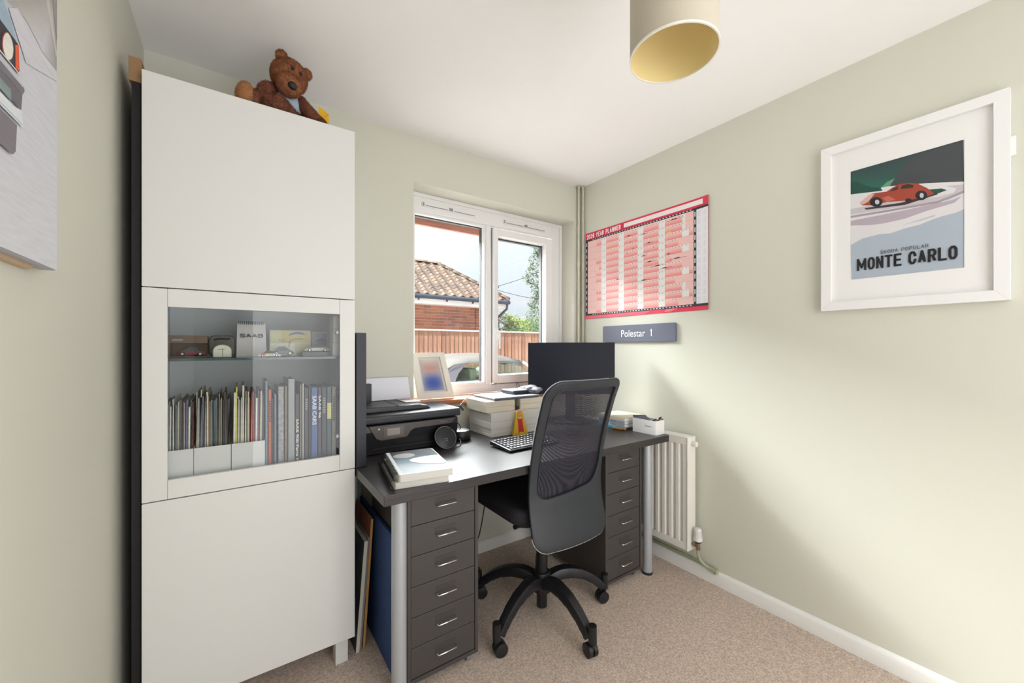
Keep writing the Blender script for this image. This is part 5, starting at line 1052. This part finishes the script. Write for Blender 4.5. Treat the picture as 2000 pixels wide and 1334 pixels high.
# hip and ridge tiles
def ridge(p, q, n, nm):
    p, q = Vector(p), Vector(q); d = (q-p)/n; L = d.length; dn = d.normalized()
    M = dn.to_track_quat('X', 'Z').to_matrix(); mb = MB(); vs = []
    for j, x in enumerate((0, L*1.06)):
        for i in range(7):
            a = PI*i/6; rr_ = .085-.008*j; vs.append(tuple(M @ Vector((x, rr_*math.cos(a), rr_*.8*math.sin(a)))))
    mb.add(vs, [(i, i+1, 8+i, 7+i) for i in range(6)]+[tuple(range(7))]); me = bmesh_of(mb, tm[0]); 
    for p_ in me.polygons: p_.use_smooth = len(p_.vertices) == 4
    for k in range(n): inst(nm, me, p+d*k-GO+Vector((0, 0, .02+.004*(k % 2))), g_)
ridge((2.9, RY, RZ), (EX-RUN+.05, RY, RZ), 5, 'ridge_tile'); ridge((EX-.02, EY+.0, EZ+.02), (EX-RUN, RY, RZ), 9, 'hip_tile')

# parked convertible
car = thing('parked_convertible', 'silver-green convertible with a grey fabric roof, parked outside the window', 'car', (3.3, 6.05, GZ))
cy = 6.05
body_m = mat('car_paint', (150, 156, 152), .25, metal=.2, coat=.6)
def section(x, hw, z0, z1, crown): return [(x, cy-hw*.95, z0), (x, cy-hw, (z0+z1)/2), (x, cy-hw*.96, z1-.03), (x, cy-hw*.88, z1), (x, cy, z1+crown), (x, cy+hw*.88, z1), (x, cy+hw*.96, z1-.03), (x, cy+hw, (z0+z1)/2), (x, cy+hw*.95, z0)]
secs = [(1.15, .70, .1, .50, .02), (1.25, .78, .02, .62, .02), (1.8, .84, .0, .68, .03), (2.6, .85, .0, .68, .03), (3.4, .85, .0, .67, .03), (4.1, .85, .0, .70, .04), (4.6, .84, .0, .66, .04), (5.3, .80, .02, .58, .04), (5.6, .72, .1, .46, .02)]
vs = []; [vs.extend(section(*s_)) for s_ in secs]; m_ = 9; nn_ = len(secs)
mb = MB(); mb.add(vs, [(i*m_+j, i*m_+j+1, (i+1)*m_+j+1, (i+1)*m_+j) for i in range(nn_-1) for j in range(m_-1)]+[tuple(range(m_)), tuple(range(len(vs)-m_, len(vs)))]+[(i*m_, (i+1)*m_, (i+1)*m_+m_-1, i*m_+m_-1) for i in range(nn_-1)])
mb.build('bodywork', body_m, car, smooth=True, angle=50)
for wx in (1.95, 4.75):
    for wy in (cy-.80, cy+.80):
        mb = MB(); mb.cyl((wx, wy-.09, GZ+.31), (wx, wy+.09, GZ+.31), .31, 28); w = mb.build('wheel', tyre, car, smooth=True)
        mb = MB(); s_ = -1 if wy < cy else 1; mb.cyl((wx, wy+s_*.085, GZ+.31), (wx, wy+s_*.1, GZ+.31), .19, 20); mb.build('hubcap', hub_m, w)
# fabric roof
roofm = mat('grey_hood_fabric', (98, 95, 93), .9, noise_s=4, noise_a=.1, bump=.3, bump_s=60)
rs = [(2.38, .70, .76, .00), (2.50, .86, .74, .03), (2.66, .98, .72, .05), (2.95, 1.025, .68, .05), (3.35, 1.035, .66, .05), (3.70, 1.01, .65, .05), (3.98, .955, .64, .04)]
vs = []; P9 = [-1, -.97, -.88, -.6, 0, .6, .88, .97, 1]
for x, z, hw, cr in rs:
    for p in P9:
        a = abs(p); vs.append((x, cy+p*hw, z+cr*(1-p*p)-(.085 if a == 1 else .035 if a > .95 else .008 if a > .8 else 0)))
mb = MB(); mb.add(vs, [(i*9+j, i*9+j+1, (i+1)*9+j+1, (i+1)*9+j) for i in range(len(rs)-1) for j in range(8)]); rf = mb.build('fabric_roof', roofm, car, smooth=True, solid=.025, angle=80, label='weathered grey fabric roof')
dk = mat('hood_seal', (60, 66, 70), .6)
for s_ in (-1, 1):   # rear quarter of the hood
    mb = MB(); mb.add([(2.36, cy+s_*.78, .66), (2.38, cy+s_*.75, .76), (2.50, cy+s_*.74, .86), (2.66, cy+s_*.715, .93), (2.95, cy+s_*.68, .955), (2.84, cy+s_*.70, .90), (2.70, cy+s_*.75, .78), (2.64, cy+s_*.79, .67)], [tuple(range(8))]); mb.build('hood_quarter', mat('hood_dark', (62, 62, 70), .9), rf, solid=.02)
    wm = mat_glass('car_glass%d' % s_, (.70, .84, .77), .5) if s_ == -1 else bpy.data.materials['car_glass-1']
    mb = MB(); mb.add([(2.66, cy+s_*.80, .67), (2.72, cy+s_*.76, .78), (2.86, cy+s_*.71, .905), (3.10, cy+s_*.69, .93), (3.12, cy+s_*.80, .67)], [(0, 1, 2, 3, 4)]); mb.build('quarter_window', wm, car)
    mb = MB(); mb.add([(3.15, cy+s_*.80, .67), (3.13, cy+s_*.69, .93), (3.80, cy+s_*.665, .935), (4.12, cy+s_*.80, .68)], [(0, 1, 2, 3)]); mb.build('side_window', wm, car)
    mb = MB(); mb.tube([(3.135, cy+s_*.805, .67), (3.115, cy+s_*.69, .935)], .014, 6); mb.tube([(3.10, cy+s_*.69, .94), (3.90, cy+s_*.66, .945)], .012, 6); mb.build('window_seal', dk, car)
    mb = MB(); mb.tube([(3.98, cy+s_*.655, .945), (4.34, cy+s_*.80, .69)], .026, 8); mb.build('windscreen_pillar', body_m, car, smooth=True)
    mb = MB(); mb.ell((4.05, cy+s_*.93, .74), (.06, .09, .055)); mb.build('door_mirror', body_m, car, smooth=True)
    mb = MB(); mb.prism(rr(3.0, .45, 3.12, .86, .03), 'y', cy+s_*.38-.22, cy+s_*.38+.22); mb.build('car_seat', mat('car_seat_tan', (110, 106, 90), .7), car, bevel=.03)
mb = MB(); mb.add([(3.99, cy-.64, .945), (3.99, cy+.64, .945), (4.36, cy+.76, .69), (4.36, cy-.76, .69)], [(0, 1, 2, 3)]); mb.build('windscreen', bpy.data.materials['car_glass-1'], car)
mb = MB(); mb.ell((4.02, cy-.02, .90), (.02, .11, .028)); mb.build('rear_view_mirror', black_m, car, smooth=True)
mb = MB(); mb.tube([(3.99, cy-.66, .95), (3.99, cy+.66, .95)], .02, 8); mb.build('header_rail', dk, car)
B('interior', mat('car_interior', (30, 34, 34), .8), car, 2.5, cy-.70, .56, 4.2, cy+.70, .60)

# vegetation
def leafmat(name, c, c2):
    m = bpy.data.materials.new(name); m.use_nodes = True; t = m.node_tree; b = t.nodes['Principled BSDF']; b.inputs['Roughness'].default_value = .6
    g = t.nodes.new('ShaderNodeNewGeometry'); r_ = t.nodes.new('ShaderNodeValToRGB'); r_.color_ramp.elements[0].color = lin(c)+(1,); r_.color_ramp.elements[1].color = lin(c2)+(1,)
    t.links.new(g.outputs['Random Per Island'], r_.inputs[0]); t.links.new(r_.outputs[0], b.inputs['Base Color']); return m
def foliage(name, label, cat, base, blobs, leaf, n, m, trunk, group=None):
    r = thing(name, label, cat, base, group=group); mb = MB(); V = mb.v; Fc = mb.f
    for (bx, by_, bz, rx, ry, rz) in blobs:
        for _ in range(int(n*rx*rz)):
            d = Vector((random.gauss(0, 1), random.gauss(0, 1), random.gauss(0, 1))).normalized()*random.uniform(.65, 1.05)
            p = Vector((base[0]+bx+d.x*rx, base[1]+by_+d.y*ry, base[2]+bz+d.z*rz)); p += Vector((noise.noise(p*1.3), noise.noise(p*1.3+Vector((9, 0, 0))), noise.noise(p*1.3+Vector((0, 9, 0)))))*.35*min(rx, 1)
            a = Vector((random.gauss(0, 1), random.gauss(0, 1), random.gauss(0, 1))).normalized(); b = a.orthogonal().normalized(); s = leaf*random.uniform(.6, 1.3)
            k = len(V); V += [tuple(p-a*s), tuple(p+b*s*.5), tuple(p+a*s), tuple(p-b*s*.5)]; Fc.append((k, k+1, k+2, k+3)); mb.m.append(0)
    mb.build('foliage', m, r, kind='stuff')
    mb = MB()
    for t in trunk: mb.tube([tuple(Vector(base)+Vector(p)) for p in t[0]], t[1], 7)
    mb.build('trunk', mat('bark', (104, 90, 76), .9), r, smooth=True); return r
dkg = leafmat('leaf_poplar', (44, 68, 48), (78, 98, 68)); ltg = leafmat('leaf_light', (86, 108, 38), (120, 138, 60)); mdg = leafmat('leaf_mid', (50, 76, 38), (90, 110, 56))
foliage('poplar_tree', 'tall slender poplar seen through the right pane', 'tree', (14.6, 17.6, GZ), [(0, 0, 3.2, 1.1, 1.1, 1.7), (-.1, 0, 5.6, 1.0, 1.0, 1.7), (.05, 0, 7.6, .85, .85, 1.5), (.1, 0, 9.2, .6, .6, 1.1), (1.5, 0, 4.5, 1.1, 1, 2.6)], .085, 1500, dkg, [([(0, 0, 0), (0, 0, 4), (.05, 0, 9.4)], [.22, .15, .04])])
foliage('garden_shrub', 'bright yellow-green shrub behind the fence, beside the garage', 'shrub', (6.75, 9.9, GZ), [(0, 0, 1.85, .42, .45, .6), (.55, .2, 1.8, .45, .45, .5)], .036, 7000, ltg, [([(0, 0, 0), (0, 0, 1.3)], [.05, .03])])
foliage('garden_shrub', 'rounded mid-green shrub behind the fence, right of the yellow-green one', 'shrub', (8.5, 10.9, GZ), [(0, 0, 1.85, .7, .6, .62), (.9, .1, 1.8, .7, .6, .6), (1.6, 0, 1.85, .7, .6, .62)], .038, 5200, mdg, [([(0, 0, 0), (.3, 0, 1.2)], [.06, .04])])
foliage('spreading_tree', 'loose open-branched tree left of the poplar base', 'tree', (9.9, 13.6, GZ), [(.2, 0, 2.1, .7, .6, .5), (.8, 0, 1.9, .7, .6, .6), (-.3, 0, 2.5, .3, .25, .25)], .07, 900, dkg, [([(0, 0, 0), (.1, 0, 2.1), (-.3, 0, 2.6)], [.12, .07, .02])])
# distant gable house, pole, wires
h_ = thing('distant_house', 'small pale gable-ended house glimpsed beyond the shrubs', 'house', (12.2, 20.5, GZ))
mb = MB(); mb.prism([(11.3, GZ), (13.1, GZ), (13.1, 2.5), (12.2, 3.45), (11.3, 2.5)], 'y', 20.5, 24); mb.build('walls', mat('render_pale', (220, 216, 204), .8), h_)
mb = MB(); mb.prism([(11.15, 2.38), (12.2, 3.5), (13.25, 2.38), (13.25, 2.5), (12.2, 3.62), (11.15, 2.5)], 'y', 20.35, 24.1); mb.build('roof', mat('slate_grey_roof', (120, 116, 112), .8), h_)
B('window', mat('far_window', (80, 90, 100), .2), h_, 12.0, 20.47, 1.9, 12.4, 20.51, 2.5)
p_ = thing('telegraph_pole', 'distant wooden telegraph pole above the garage corner', 'pole', (12.75, 19.9, GZ))
px_, py_ = 12.75, 19.9
mb = MB(); mb.tube([(px_, py_, GZ), (px_, py_, 5.05)], [.13, .10], 10); mb.build('pole', mat('pole_wood', (110, 98, 88), .9), p_, smooth=True)
B('pole_head', gap_m, p_, px_-.14, py_-.05, 4.72, px_+.14, py_+.05, 4.82)
for i, (a, b) in enumerate((((px_, py_, 4.8), (19, 19, 8.0)), ((px_, py_, 4.6), (19, 19, 4.5)), ((px_, py_, 4.7), (4.0, 26, 3.8)))):
    mb = MB(); a_, b_ = Vector(a), Vector(b); mb.tube([tuple(a_+(b_-a_)*t/12+Vector((0, 0, -.35*math.sin(PI*t/12)))) for t in range(13)], .016, 5); mb.build('wire', gap_m, p_)
